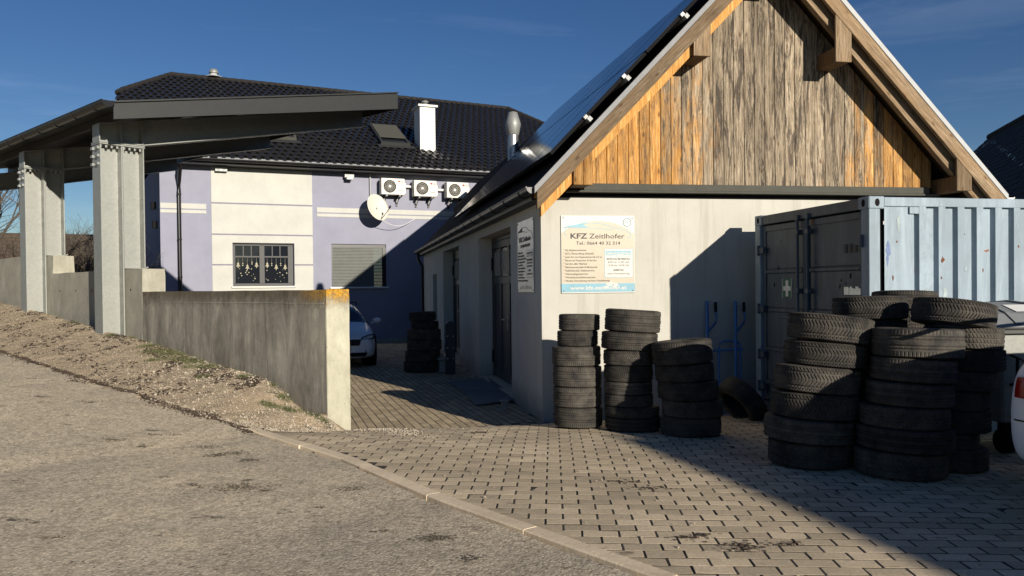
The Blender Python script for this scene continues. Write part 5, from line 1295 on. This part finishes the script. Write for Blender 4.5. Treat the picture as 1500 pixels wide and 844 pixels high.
for s in (-.27, .24): m = MB(); w_ = Frame(fb.p(s, .08, .16), fb.yaw + 90); m.tube([fb.p(s - .03, .08, .17), fb.p(s + .03, .08, .17)], .12, 18, sm=False); m.build('wheel', 'rubber', ht)

# ================================================================== CARS
def car(fr, sc, paint, name, label, low=1., lamps=True):
    """x local: 0 = front ... 4.2 = rear; seen things: lamps, grille, glass, mirrors, wheels"""
    root = thing(name, fr, label, 'car')
    def P(x, y, z): return fr.p(y * sc, x * sc, z * sc)       # car points along -fr.y with its front
    st = [(0.0, .60, .32, .60, .66, .3), (.05, .74, .24, .66, .72, .45), (.22, .845, .20, .72, .80, .6), (.6, .885, .20, .80, .90, .68), (1.12, .89, .20, .90, 1.0, .74), (1.45, .89, .20, .93, 1.22, .66), (1.85, .89, .20, .94, 1.40, .60),
          (2.6, .89, .20, .95, 1.46, .60), (3.5, .89, .20, .96, 1.43, .58), (3.95, .87, .22, .97, 1.33, .56), (4.12, .83, .30, .95, 1.12, .6), (4.2, .74, .36, .80, .86, .55)]
    ring = []
    for x, hw, zb, zl, zt, rw in st:
        zt = zl + (zt - zl) * low
        half = [(0, zb), (hw - .12, zb), (hw - .02, zb + .07), (hw, zb + .25 * (zl - zb) + .05), (hw + .005, zb + .6 * (zl - zb)), (hw - .03, zl), ((hw - .05) * .45 + rw * .55, zl + (zt - zl) * .5), (rw, zt - .035 * min(1, (zt - zl) * 3)), (rw * .6, zt), (0, zt + .006)]
        ring.append([P(x, -a, b) for a, b in half] + [P(x, a, b) for a, b in half[-2:0:-1]])
    n = len(ring[0]); V = [p for r_ in ring for p in r_]; Fs = []; mi = []
    m = MB()
    for i in range(len(st) - 1):
        for k in range(n):
            kk = (k + 1) % n; f = (i * n + k, i * n + kk, (i + 1) * n + kk, (i + 1) * n + k)
            side = k in (5, 6) or k in (n - 7, n - 6); top = k in (7, 8, n - 9, n - 8)
            g = (side and 4 <= i <= 9) or (top and i in (4, 5)) or (top and i == 9) 
            Fs.append(f); mi.append(1 if g else 0)
    k0 = len(m.v); m.v += [tuple(map(float, v)) for v in V]
    for f, a in zip(Fs, mi): m.f.append(f); m.mi.append(a); m.sm.append(True)
    for e in (0, len(st) - 1): m.f.append(tuple(e * n + k for k in (range(n) if e == 0 else range(n - 1, -1, -1)))); m.mi.append(0); m.sm.append(True)
    b = fix_normals(m.build('body', [paint, 'glass'], root)); md = b.modifiers.new('s', 'SUBSURF'); md.levels = 2; md.render_levels = 2
    # wheels
    for x in (.78, 3.35):
        for s in (-1, 1):
            c0, c1 = P(x, s * .70, .31), P(x, s * .885, .31)
            m = MB(); m.tube([c0, c1], .315 * sc, 28, sm=False); w = m.build('wheel', 'rubber', root, bev=.02)
            m = MB(); m.tube([c1, P(x, s * .893, .31)], .21 * sc, 20, sm=False)
            m.build('rim', 'alu', w)
            m = MB(); m.tube([P(x, s * .60, .36), P(x, s * .900, .36)], .37 * sc, 28, sm=False); m.build('wheel_arch', 'blackm', root)
    def quad(name, pts, th, mat, par=root, bev=.008):
        """a shaped plate: outline (x front offset, y, z) pushed th outwards from the car's nose"""
        m = MB(); A_ = [P(x, y, z) for x, y, z in pts]; B_ = [P(x + th, y, z) for x, y, z in pts]; k = len(pts)
        m.add(A_ + B_, [tuple(range(k)), tuple(range(2 * k - 1, k - 1, -1))] + [(i, (i + 1) % k, k + (i + 1) % k, k + i) for i in range(k)]); return fix_normals(m.build(name, mat, par, bev=bev))
    for s in (-1, 1):
        hl = quad('headlight', [(.02, s * .50, .63), (.10, s * .80, .66), (.16, s * .83, .76), (.10, s * .70, .765), (.03, s * .50, .70)], .08, 'blackm')
        quad('lens', [(.012, s * .53, .645), (.085, s * .76, .675), (.12, s * .80, .735), (.09, s * .70, .745), (.022, s * .53, .69)], .02, 'lamp', hl)
        quad('fog_lamp', [(.01, s * .58, .36), (.08, s * .76, .38), (.08, s * .74, .43), (.01, s * .58, .42)], .05, 'lamp')
        mr = MB(); mr.tube([P(1.32, s * .88, .98), P(1.30, s * 1.0, 1.0)], .025 * sc, 6); 
        mr.lathe(Frame(P(1.27, s * 1.02, 1.03), 0), [(0, -.07 * sc), (.08 * sc, -.05 * sc), (.11 * sc, 0), (.09 * sc, .05 * sc), (0, .07 * sc)], 14); mr.build('mirror', paint, root)
        if lamps: quad('tail_light', [(4.0, s * .862, .74), (4.11, s * .79, .74), (4.15, s * .70, .80), (4.12, s * .70, .93), (3.98, s * .845, .96), (3.86, s * .882, .90)], .02, 'red')
    gr = quad('grille', [(-.012, -.46, .52), (-.012, .46, .52), (-.005, .50, .66), (-.005, -.50, .66)], .05, 'blackm')
    for k in range(17): y = -.44 + k * .055; quad('grille_bar', [(-.02, y, .53), (-.02, y + .015, .53), (-.016, y + .015, .65), (-.016, y, .65)], .008, 'winframe', gr, 0)
    quad('lower_intake', [(-.004, -.60, .27), (-.004, .60, .27), (.0, .64, .36), (.0, -.64, .36)], .05, 'blackm')
    pl = quad('number_plate', [(-.03, -.26, .40), (-.03, .26, .40), (-.03, .26, .51), (-.03, -.26, .51)], .012, 'white')
    for k, ch_ in enumerate('34 MC'):
        pass
    tf = Frame(P(-.034, 0, 0), fr.yaw); text('lettering', '34 MC', tf, .0, 0, .415 * sc, .10 * sc, 'ink', pl, 'LEFT', .002)
    for s in (-.25, .25): quad('wiper', [(1.16, s - .3, 1.015), (1.16, s + .3, 1.03), (1.18, s + .3, 1.035), (1.18, s - .3, 1.02)], .01, 'blackm', bev=0)
    m = MB()
    for s in (-1, 1): m.tube([P(1.95, s * .60, 1.42), P(2.2, s * .60, 1.475), P(3.5, s * .58, 1.455), P(3.8, s * .57, 1.38)], .018 * sc, 6)
    m.build('roof_rail', 'blackm', root)
    return root
p = Zp(497, 541, 0)
car(Frame((p[0], p[1], 0), -17.), .90, 'carw', 'parked_car', 'white estate car parked in the shaded yard behind the concrete wall')
# white car at the right edge: its rear quarter looks into the picture
cr = Dp(1490, 640, 4.42)
wc = car(Frame((cr[0] + .33 + 3.9 * math.sin(R(68)), cr[1] - .50 + 3.9 * math.cos(R(68)), .25), 68 + 180), .93, 'carw', 'parked_car', 'white car cut off by the right edge, red tail light beside the waste bin', low=.72, lamps=False)

from mathutils.bvhtree import BVHTree
bpy.context.view_layer.update(); dg = bpy.context.evaluated_depsgraph_get()
wbody = [c for c in wc.children if c.name.startswith('body')][0]; ev = wbody.evaluated_get(dg); em = ev.to_mesh(); mw = wbody.matrix_world
bvh = BVHTree.FromPolygons([mw @ v.co for v in em.vertices], [tuple(q.vertices) for q in em.polygons]); ev.to_mesh_clear()
def moulded(name, z0, z1, a0, a1, mat, off=.007, n=12, shape=None):
    """trim following the bodywork round the rear corner: heights z0..z1, bearings a0..a1 (degrees) about the car's rear axle point"""
    c0 = np.array(wc.location) + np.array([-math.sin(R(68)) * 3.2, -math.cos(R(68)) * 3.2, 0.]); V = []; ok = True
    for i in range(n + 1):
        for j in range(n + 1):
            f, g = i / n, j / n; a = R(a0 + (a1 - a0) * f); lo, hi = (z0, z1) if shape is None else shape(f); z = lo + (hi - lo) * g
            d = Vector((math.sin(a), math.cos(a), 0)); o_ = Vector((c0[0], c0[1], z)) + d * 3.
            h, nn_, _, _ = bvh.ray_cast(o_, -d, 3.5)
            if h is None: print('MISS', name, a0, z, f); return None
            V.append(tuple(np.array(h) + np.array(d) * off))
    k = n + 1; m = MB(); m.add(V, [(i * k + j, i * k + j + 1, (i + 1) * k + j + 1, (i + 1) * k + j) for i in range(n) for j in range(n)], 0, True)
    o = m.build(name, mat, wc); md = o.modifiers.new('solid', 'SOLIDIFY'); md.thickness = .01; md.offset = 0; return o
wz = float(wc.location.z)
moulded('tail_light', .90, 1.08, 258, 294, 'red', .012, 14, lambda f: (.93 + .01 * f, 1.10 - .04 * f))
moulded('bumper_seam', .80, .808, 225, 310, 'blackm', .003, 16)
moulded('lower_trim', .40, .56, 225, 310, 'blackm', .006, 16)
moulded('reflector', .62, .66, 268, 280, 'red', .006, 8)

# ================================================================== WASTE BIN
bf = Frame((*Dp(1466, 560, 6.15)[:2], .22), -6)
wb = thing('waste_bin', bf, 'galvanised steel waste bin with grey rounded lid between the tyres and the white car', 'waste bin')
m = MB(); P = [bf.p(x, y, z) for z, i in ((.26, .07), (1.0, 0.)) for x, y in ((i, i), (1.25 - i, i), (1.25 - i, .95 - i), (i, .95 - i))]
m.add(P, [(3, 2, 1, 0), (4, 5, 6, 7), (0, 1, 5, 4), (1, 2, 6, 5), (2, 3, 7, 6), (3, 0, 4, 7)]); m.build('body', 'galv', wb, bev=.02)
m = MB(); m.box(bf, -.03, 1.28, -.03, .98, .985, 1.03); m.build('rim', 'anth', wb, bev=.01)
prof = [(-.045, 1.032), (-.05, 1.06), (.08, 1.15), (.28, 1.215), (.5, 1.235), (.75, 1.215), (.99, 1.12), (.99, 1.032)]
m = MB(); m.prismx(bf, prof, -.10, 1.33); ld = m.build('lid', 'binp', wb, bev=.012)
for x in (.1, .45, .85, 1.15):
    m = MB()
    q = [(a, b + .008) for a, b in prof[1:-1]]; V = [bf.p(xx, a, b + dz) for xx in (x, x + .035) for a, b in q for dz in (-.01, .006)]; k = len(q)
    Fs = [(2 * i + 1, 2 * i + 3, 2 * k + 2 * i + 3, 2 * k + 2 * i + 1) for i in range(k - 1)] + [(2 * i, 2 * i + 2, 2 * i + 3, 2 * i + 1) for i in range(k - 1)] + [(2 * k + 2 * i, 2 * k + 2 * i + 1, 2 * k + 2 * i + 3, 2 * k + 2 * i + 2) for i in range(k - 1)]
    m.add(V, Fs); m.build('lid_rib', 'binp', ld)
m = MB(); P = [bf.p(x, a, b + .004) for x in (.22, .50) for a, b in ((.10, 1.16), (.26, 1.212))]; m.add(P, [(0, 1, 3, 2)]); m.build('label', 'white', ld)
m = MB(); m.tube([bf.p(.10, .02, .58), bf.p(.10, -.05, .60), bf.p(.10, -.055, .80), bf.p(.10, .01, .82)], .012, 8); m.tube([bf.p(.15, .02, .60), bf.p(.15, -.05, .62), bf.p(.15, -.055, .78), bf.p(.15, .01, .80)], .008, 8); m.build('handle', 'blackm', wb)
for x in (.15, 1.1):
    for y in (.15, .8): m = MB(); m.tube([bf.p(x - .03, y, .1), bf.p(x + .03, y, .1)], .1, 16, sm=False); m.box(bf, x - .04, x + .04, y - .03, y + .03, .1, .27); m.build('castor', 'blackm', wb)

# ================================================================== SMALL THINGS IN THE YARD
def slab(name, corners, th, mat, label, cat, group=None):
    m = MB(); top = [np.array(c) for c in corners]; bt = [c - [0, 0, th] for c in top]; k = len(top)
    m.add(top + bt, [tuple(range(k)), tuple(range(2 * k - 1, k - 1, -1))] + [(i, k + i, k + (i + 1) % k, (i + 1) % k) for i in range(k)]); return fix_normals(m.build(name, mat, None, label, cat, group, bev=.004))
slab('ramp_mat', [Zp(697, 592, .035), Zp(751, 585, .05), Zp(737.5, 568.5, .055), Zp(679, 573, .035)], .02, 'mat', 'near grey sheet lying as a ramp before the near double door', 'mat')
slab('ramp_mat', [Zp(678.5, 572, .040), Zp(737, 567.6, .06), Zp(714, 551.5, .055), Zp(656, 559, .035)], .02, 'mat', 'far grey sheet lying as a ramp before the near double door', 'mat')
b0 = Zp(660, 548, 0); bo = Frame(b0, -12); bl_ = thing('steel_post', bo, 'dark blue steel post with pointed cap standing before the far double door', 'post')
m = MB(); m.box(bo, -.085, .085, -.06, .06, 0, .93); m.build('post_body', 'dkblue', bl_, bev=.006)
m = MB(); m.prism(bo, [(-.09, .931), (.09, .931), (.09, .95), (.03, 1.0), (-.03, 1.0), (-.09, .95)], -.065, .065); m.build('cap', 'dkblue', bl_, bev=.004)
for z in (.5, .72, .3): m = MB(); m.tube([bo.p(.05, -.061, z), bo.p(.05, -.075, z)], .012, 8); m.tube([bo.p(-.06, -.061, z), bo.p(-.06, -.075, z)], .012, 8); m.build('bolt_pair', 'steel', bl_)
m = MB(); f = Frame(Zp(650, 545, 0), -12); m.box(f, -.10, .10, -.08, .08, .0, .22); m.box(f, -.12, .12, -.1, .1, .23, .29); m.build('junction_box', 'galv2', None, 'small light grey box on the ground left of the dark blue post', 'box', bev=.01)
m = MB(); f = Frame(Zp(739, 601, 0), -12); m.box(f, -.04, .04, -.03, .03, 0, .11); m.box(f, -.055, .055, -.05, .05, .112, .135); m.build('door_stop', 'galv2', None, 'small pale door stop standing at the corner of the near grey ramp sheet', 'door stop', bev=.005)

# ================================================================== BACKGROUND BUILDINGS
def tiled_roof(parent, A0, A1, B1, B0, mat, ncourse, name='tile_courses', lip=.03, thick=.04):
    """stepped courses between eave A0-A1 and ridge B0-B1"""
    A0, A1, B0, B1 = map(np.array, (A0, A1, B0, B1)); nrm = np.cross(A1 - A0, B0 - A0); nrm = nrm / np.linalg.norm(nrm); nrm = nrm if nrm[2] > 0 else -nrm
    m = MB(); rr = random.Random(3)
    for i in range(ncourse):
        t0, t1 = i / ncourse, (i + 1.04) / ncourse; nx = 26
        for k in range(nx):
            s0, s1 = k / nx, (k + .97) / nx; h = lip + rr.uniform(-.006, .01)
            P = [(A0 + (A1 - A0) * s) * (1 - t) + (B0 + (B1 - B0) * s) * t for s, t in ((s0, t0), (s1, t0), (s1, t1), (s0, t1))]
            P = [P[0] + nrm * h, P[1] + nrm * h, P[2], P[3], P[0] - nrm * .01, P[1] - nrm * .01]; m.add(P, [(0, 1, 2, 3), (4, 5, 1, 0)])
    o = m.build(name, mat, parent); o['kind'] = 'stuff'; return o
# dark roof at the right edge
nr = thing('neighbour_barn', Frame(Dp(1560, 420, 24), -10), 'neighbouring barn with black mossy tiled roof behind the container at the right', 'barn')
r0 = np.array([19.2, 31., 7.45]); rd_ = np.array([-.26, -.966, 0.]); rl_ = np.array([-.966, .26, 0.]); r1 = r0 + rd_ * 17
e0, e1 = r0 + rl_ * 4.6 - [0, 0, 4.3], r1 + rl_ * 4.6 - [0, 0, 4.3]
tiled_roof(nr, e0, e1, r1, r0, 'darktile', 22, lip=.012)
hb0, hb1 = r0 - rl_ * 4.6 - [0, 0, 4.3], r1 - rl_ * 4.6 - [0, 0, 4.3]
m = MB(); m.add([r0, r1, hb1, hb0], [(0, 1, 2, 3)]); m.build('roof', 'darktile', nr)
q0, q1, q2, q3 = e0 - rl_ * .4, e1 - rl_ * .4, hb1 + rl_ * .4, hb0 + rl_ * .4
m = MB(); m.prismz([q0, q3, q2, q1], -.1, e0[2] + .2); m.build('wall', 'terra', nr)
for a_, b_, c_ in ((q0, q3, r0), (q1, q2, r1)): m = MB(); m.add([a_ + [0, 0, .2], b_ + [0, 0, .2], c_ - [0, 0, .2]], [(0, 1, 2)]); m.build('gable_boarding', 'darktile', nr)
m = MB(); m.tube([r0 + (r1 - r0) * t for t in np.linspace(0, 1, 16)], .13, 8); m.build('ridge_tiles', 'darktile', nr)
# brown shed roof seen between the carport columns
sh_ = thing('old_shed', Frame(Dp(90, 420, 34), -40), 'old shed with weathered brown tiled roof seen between the carport columns', 'shed')
a0, a1, b0_, b1_ = Dp(-160, 430, 29), Dp(210, 425, 34), Dp(-170, 338, 33), Dp(205, 345, 38)
tiled_roof(sh_, a0, a1, b1_, b0_, 'browntile', 16)
m = MB(); m.prismz([(a0[0] + .3, a0[1] + .5), (a1[0], a1[1] + .5), (b1_[0], b1_[1]), (b0_[0], b0_[1])], -.5, a0[2] + .1); m.build('wall', 'beige', sh_)
m = MB(); m.add([b0_, b1_, b1_ + [1, 4, -2.3], b0_ + [-2, 4, -2.3]], [(0, 1, 2, 3)]); m.add([a0, b0_, b0_ + [-2, 4, -2.3]], [(0, 1, 2)]); m.build('roof', 'browntile', sh_)
# neighbour's house behind the camera to the right: it throws the big shadow over the paving
hx = np.array([sv.x, sv.y, 0.]); hx /= np.linalg.norm(hx); ha = np.array([-hx[1], hx[0], 0.])
el = R(SUN_EL)
def sh_pt(a, b, r): return ha * a + hx * r + np.array([0, 0, (b + math.sin(el) * r) / math.cos(el)])
prof_ = [(1.5, -.75), (3.4, .55), (4.72, 1.70), (5.1, 1.66), (6.0, 1.42), (8.4, .1), (9.4, -.6)]
nbh = thing('neighbour_house', Frame(hx * 14 + ha * 5.4, math.degrees(math.atan2(hx[0], hx[1]))), 'neighbouring house with hipped roof behind the viewer, casting the long shadow across the paving', 'house')
top = [sh_pt(a, b, 14) for a, b in prof_]; bk = [p + hx * 9 for p in top]
m = MB(); fr_ = [np.array([top[0][0], top[0][1], -.1])] + top + [np.array([top[-1][0], top[-1][1], -.1])]; bb = [p + hx * 9 for p in fr_]; k = len(fr_)
m.add(fr_ + bb, [tuple(range(k)), tuple(range(2 * k - 1, k - 1, -1))] + [(0, k, k + 1, 1), (k - 2, 2 * k - 2, 2 * k - 1, k - 1)]); m.build('wall', 'terra', nbh)
m = MB(); k = len(top); m.add([p + [0, 0, .004] - hx * .0 for p in top + bk], [(i, k + i, k + i + 1, i + 1) for i in range(k - 1)]); m.build('roof', 'darktile', nbh)

# ================================================================== TREES AND SHRUBS (bare, winter)
def branchy(mb, base, d, length, rad, depth, rr, n=(2, 3), spread=.6, gravity=0.):
    pts = [base]; p = base.copy(); dd = d.copy(); seg = 3
    for i in range(seg):
        dd = dd + np.array([rr.gauss(0, .13), rr.gauss(0, .13), rr.gauss(0, .08) - gravity]); dd /= np.linalg.norm(dd); p = p + dd * length / seg; pts.append(p)
    mb.tube(pts, [rad, rad * .85, rad * .72, rad * .6], 5 if depth > 1 else 3, cap=False)
    if depth <= 0: return
    for i in range(rr.randint(*n) + (1 if depth > 2 else 0)):
        t = rr.uniform(.35, 1.) if i else 1.; q = pts[min(3, max(1, int(t * 3 + .5)))]
        nd = dd + np.array([rr.gauss(0, spread), rr.gauss(0, spread), rr.gauss(.1, spread * .6)]); nd /= np.linalg.norm(nd)
        branchy(mb, q, nd, length * rr.uniform(.62, .85), rad * .58, depth - 1, rr, n, spread, gravity)
def bare_tree(base, h, seed, label, depth=6, rad=.14, gravity=0., name='bare_tree', group=None):
    base = np.array(base, float); rr = random.Random(seed); t = thing(name, Frame(base, 0), label, 'tree', group)
    m = MB(); m.tube([base, base + [0, 0, h * .18], base + [rr.gauss(0, .1), rr.gauss(0, .1), h * .32]], [rad, rad * .85, rad * .75], 8); m.build('trunk', 'bark', t)
    m = MB()
    for k in range(4): branchy(m, base + np.array([0, 0, h * rr.uniform(.22, .32)]), np.array([rr.gauss(0, .55), rr.gauss(0, .55), 1.]), h * .26, rad * .55, depth - 1, rr, (2, 3), .5, gravity)
    m.build('crown', 'bark', t); return t
def gxy(P): return np.array([P[0], P[1], 0.])
bare_tree(gxy(Dp(-8, 300, 24)), 6.2, 11, 'tall bare tree at the left edge beyond the far carport column')
bare_tree(gxy(Dp(92, 300, 27)), 4.3, 12, 'bare spreading tree seen between the two carport columns', 6, .10)
bare_tree(gxy(Dp(136, 300, 26)), 4.6, 15, 'fine-twigged bare tree just left of the near carport column', 6, .08, .05)
def bush(P, w, h, seed, label):
    base = gxy(P); rr = random.Random(seed); t = thing('bare_shrub', Frame(base, 0), label, 'shrub', 'brown winter shrubs beyond the carport')
    m = MB(); m.tube([base, base + [0, 0, .5]], .05, 6); m.build('stem', 'bark', t)
    m = MB()
    for k in range(26): branchy(m, base + np.array([rr.uniform(-w, w) * .5, rr.uniform(-.6, .6), .1]), np.array([rr.gauss(0, .35), rr.gauss(0, .35), 1.]), h * .42, .018, 4, rr, (2, 3), .65)
    m.build('twigs', 'leafl', t)
bush(Dp(85, 400, 21), 1.8, 2.5, 1, 'left dense brown leafless shrub between the carport columns'); bush(Dp(118, 400, 22), 1.8, 2.5, 2, 'right dense brown leafless shrub between the carport columns'); bush(Dp(5, 400, 20), 1.6, 2.6, 3, 'brown leafless shrub beyond the wall at the left edge')

# ================================================================== GROUND LITTER (stuff)
def scatter(name, pts, smin, smax, mat, seed, flat=.6, label=None, power=2.):
    r = np.random.RandomState(seed); n = len(pts)
    oc = np.array([(1, 0, 0), (-1, 0, 0), (0, 1, 0), (0, -1, 0), (0, 0, 1), (0, 0, -1.)]); of = np.array([(0, 2, 4), (2, 1, 4), (1, 3, 4), (3, 0, 4), (2, 0, 5), (1, 2, 5), (3, 1, 5), (0, 3, 5)])
    s = smin + (smax - smin) * r.rand(n) ** power; V = np.zeros((n, 6, 3)); a = r.rand(n) * 6.28
    q = oc[None] * (s[:, None, None]) * (.6 + .8 * r.rand(n, 6, 1)) * np.array([1, .75, flat]); c, s_ = np.cos(a)[:, None], np.sin(a)[:, None]
    V[..., 0] = q[..., 0] * c - q[..., 1] * s_; V[..., 1] = q[..., 0] * s_ + q[..., 1] * c; V[..., 2] = q[..., 2]; V += pts[:, None]
    Fs = (of[None] + 6 * np.arange(n)[:, None, None]).reshape(-1, 3)
    me = bpy.data.meshes.new(name); me.from_pydata(V.reshape(-1, 3).tolist(), [], Fs.tolist()); me.materials.append(M[mat]); me.update()
    o = bpy.data.objects.new(name, me); COL.objects.link(o); tag(o, label, name.replace('_', ' '), kind='stuff'); return o
def verge_pts(n, seed, near_wall=1., tl=(-.4, 10)):
    r = np.random.RandomState(seed); t = tl[0] + (tl[1] - tl[0]) * r.rand(n) ** 1.5; d = (r.rand(n) ** near_wall) * 1.5; x = WO[0] + WD[0] * t - WN[0] * (d + .01); y = WO[1] + WD[1] * t - WN[1] * (d + .01)
    sd_, _ = edge_q(x, y); ok = sd_ > -.02; x, y = x[ok], y[ok]; return np.stack([x, y, zg(x, y) + .012], 1)
scatter('gravel', verge_pts(22000, 1, 1.3), .0025, .011, 'stone', 1, .6, 'loose pale gravel strewn between road and concrete wall')
scatter('gravel', verge_pts(2600, 2, 2.6, (-.4, 2.6)), .004, .022, 'stone', 2, .7, 'coarser pale gravel on the bank at the free end of the wall')
lp = verge_pts(16000, 3, 3.4, (.8, 9)); r_ = np.random.RandomState(4); k_ = fbm(lp[:, 0], lp[:, 1], 6, 3, .9) > .15; scatter('dead_leaves', lp[k_], .006, .03, 'litter', 5, .35, 'dark rotten leaves gathered along the foot of the concrete wall')
# ravelled spots in the asphalt, each a shallow cluster of dark chippings
hc = []
for cx_, cy_, sx_, n2 in ((300, 656, .085, 420), (318, 668, .06, 160), (350, 716, .12, 420), (390, 722, .04, 60), (515, 718, .07, 200), (635, 790, .06, 220), (130, 602, .06, 120), (165, 648, .07, 120), (210, 658, .05, 90), (240, 700, .03, 50), (282, 712, .05, 80), (20, 555, .06, 90), (32, 560, .05, 110), (60, 598, .05, 60), (25, 706, .05, 90), (75, 790, .04, 60), (225, 640, .05, 60), (345, 665, .07, 110), (365, 675, .06, 80), (110, 828, .04, 60), (430, 700, .03, 40), (190, 588, .12, 150), (470, 745, .03, 30), (560, 780, .03, 30), (690, 820, .05, 60), (255, 640, .04, 40), (150, 690, .03, 30)):
    P0 = Zp(cx_, cy_, .28); rg = np.random.RandomState(int(cx_ + cy_)); P0 = Zp(cx_, cy_, zs(P0[0], P0[1])); P0 = Zp(cx_, cy_, zs(P0[0], P0[1])); hc.append(np.stack([P0[0] + rg.randn(n2) * sx_ * (.4 + .9 * rg.rand(n2)), P0[1] + rg.randn(n2) * sx_ * .5], 1))
hc = np.concatenate(hc); scatter('asphalt_crumbs', np.stack([hc[:, 0], hc[:, 1], zg(hc[:, 0], hc[:, 1]) + .009], 1), .003, .013, 'crumb', 51, .2, 'dark ravelled spots and chippings scattered over the old road surface')
# dark crumbs along the broken road edge
r_ = np.random.RandomState(9); ss = sK + r_.rand(12000) * 9; off = r_.randn(12000) * .045 * (1 + .8 * np.sin(ss * 3.1) + .5 * np.sin(ss * 7.7)) + .012
ex_ = np.interp(ss, s_, P_[:, 0]) + np.interp(ss, s_, N_[:, 0]) * off; ey_ = np.interp(ss, s_, P_[:, 1]) + np.interp(ss, s_, N_[:, 1]) * off; ez_ = np.interp(ss, s_, P_[:, 2])
scatter('asphalt_crumbs', np.stack([ex_, ey_, ez_ + .008], 1), .004, .018, 'litter', 11, .6, 'dark crumbs along the broken edge of the road')
r_ = np.random.RandomState(21); qx = r_.uniform(-2.2, 5, 1500); qy = r_.uniform(3, 9.3, 1500); sd_, _ = edge_q(qx, qy); tq, dq = wall_q(qx, qy); ok = (sd_ > .16) & (tq < -.1) & (drain_q(qx, qy) < -.1)
qx, qy = qx[ok], qy[ok]; keep = r_.rand(len(qx)) < .3 + .7 * (np.hypot(qx + 1.2, qy - 7.5) < 1.1); qx, qy = qx[keep], qy[keep]
scatter('pebbles', np.stack([qx, qy, zg(qx, qy) + .006], 1), .003, .012, 'stone', 22, .7, 'small white pebbles scattered over the paving')
lc = []
for cx_, cy_, sx_2, n2 in ((1092, 806, .07, 110), (1080, 800, .04, 40), (950, 716, .07, 70), (920, 706, .06, 70), (1150, 800, .05, 60), (700, 650, .06, 60), (1010, 790, .05, 60), (1030, 786, .03, 40)):
    P0 = Zp(cx_, cy_, .24 if cy_ > 700 else .1); rg = np.random.RandomState(int(cx_)); lc.append(np.stack([P0[0] + rg.randn(n2) * sx_2, P0[1] + rg.randn(n2) * sx_2 * .5], 1))
lc = np.concatenate(lc); scatter('dead_leaves', np.stack([lc[:, 0], lc[:, 1], zg(lc[:, 0], lc[:, 1]) + .004], 1), .004, .014, 'litter', 41, .3, 'small clumps of brown leaf crumbs trodden onto the paving')
# spill of gravel off the bank onto the paving
r_ = np.random.RandomState(31); n_ = 1300; u_ = r_.rand(n_) ** 1.4; qx = -1.85 + .95 * u_ + r_.randn(n_) * .05; qy = 8.1 - .75 * u_ + r_.randn(n_) * (.10 + .05 * u_); qy = qy - .18 * (1 - u_) * r_.rand(n_)
scatter('gravel', np.stack([qx, qy, zg(qx, qy) + .008], 1), .003, .014, 'stone', 32, .6, 'thin spill of pale gravel running from the wall end onto the paving')
# grass
def grass(name, centres, nb, spread, h, label):
    r = random.Random(8); V = []; Fs = []
    for cx, cy, k in centres:
        for i in range(int(nb * k)):
            x, y = cx + r.gauss(0, spread * k), cy + r.gauss(0, spread * k * .5); 
            if wall_q(x, y)[1] > -.01: continue
            z = zs(x, y); a = r.uniform(0, 6.28); hh = h * r.uniform(.4, 1.2); w = .003; lx, ly = r.gauss(0, .5) * hh, r.gauss(0, .5) * hh
            b0 = len(V); V += [(x - w * math.cos(a), y - w * math.sin(a), z), (x + w * math.cos(a), y + w * math.sin(a), z), (x + lx, y + ly, z + hh)]; Fs.append((b0, b0 + 1, b0 + 2))
    me = bpy.data.meshes.new(name); me.from_pydata(V, [], Fs); me.materials.append(M['grass']); me.update(); o = bpy.data.objects.new(name, me); COL.objects.link(o); tag(o, label, 'grass', kind='stuff')
def wp(t, d): q = WO + WD * t - WN * d; return q[0], q[1]
gc = [(*wp(t, d), k) for t, d, k in ((3.3, .35, 1.), (3.0, .30, 1.1), (2.7, .38, 1.), (2.4, .3, 1.), (2.05, .34, .9), (3.7, .3, .7), (1.8, .12, .6), (1.0, .05, .8), (.85, .04, .6), (1.5, .1, .6), (.45, .28, .5), (.35, .5, .5), (4.4, .2, .5), (.1, .18, .6), (-.05, .1, .5), (5.0, .3, .4), (1.6, .6, .4), (2.2, .5, .3), (2.9, .62, .3), (1.2, .3, .4), (.7, .2, .5), (3.9, .12, .5), (4.7, .1, .5), (5.6, .15, .4), (6.6, .2, .4), (.2, .35, .4))]
grass('grass', gc, 700, .12, .04, 'sparse short grass and moss growing on the gravel below the wall')
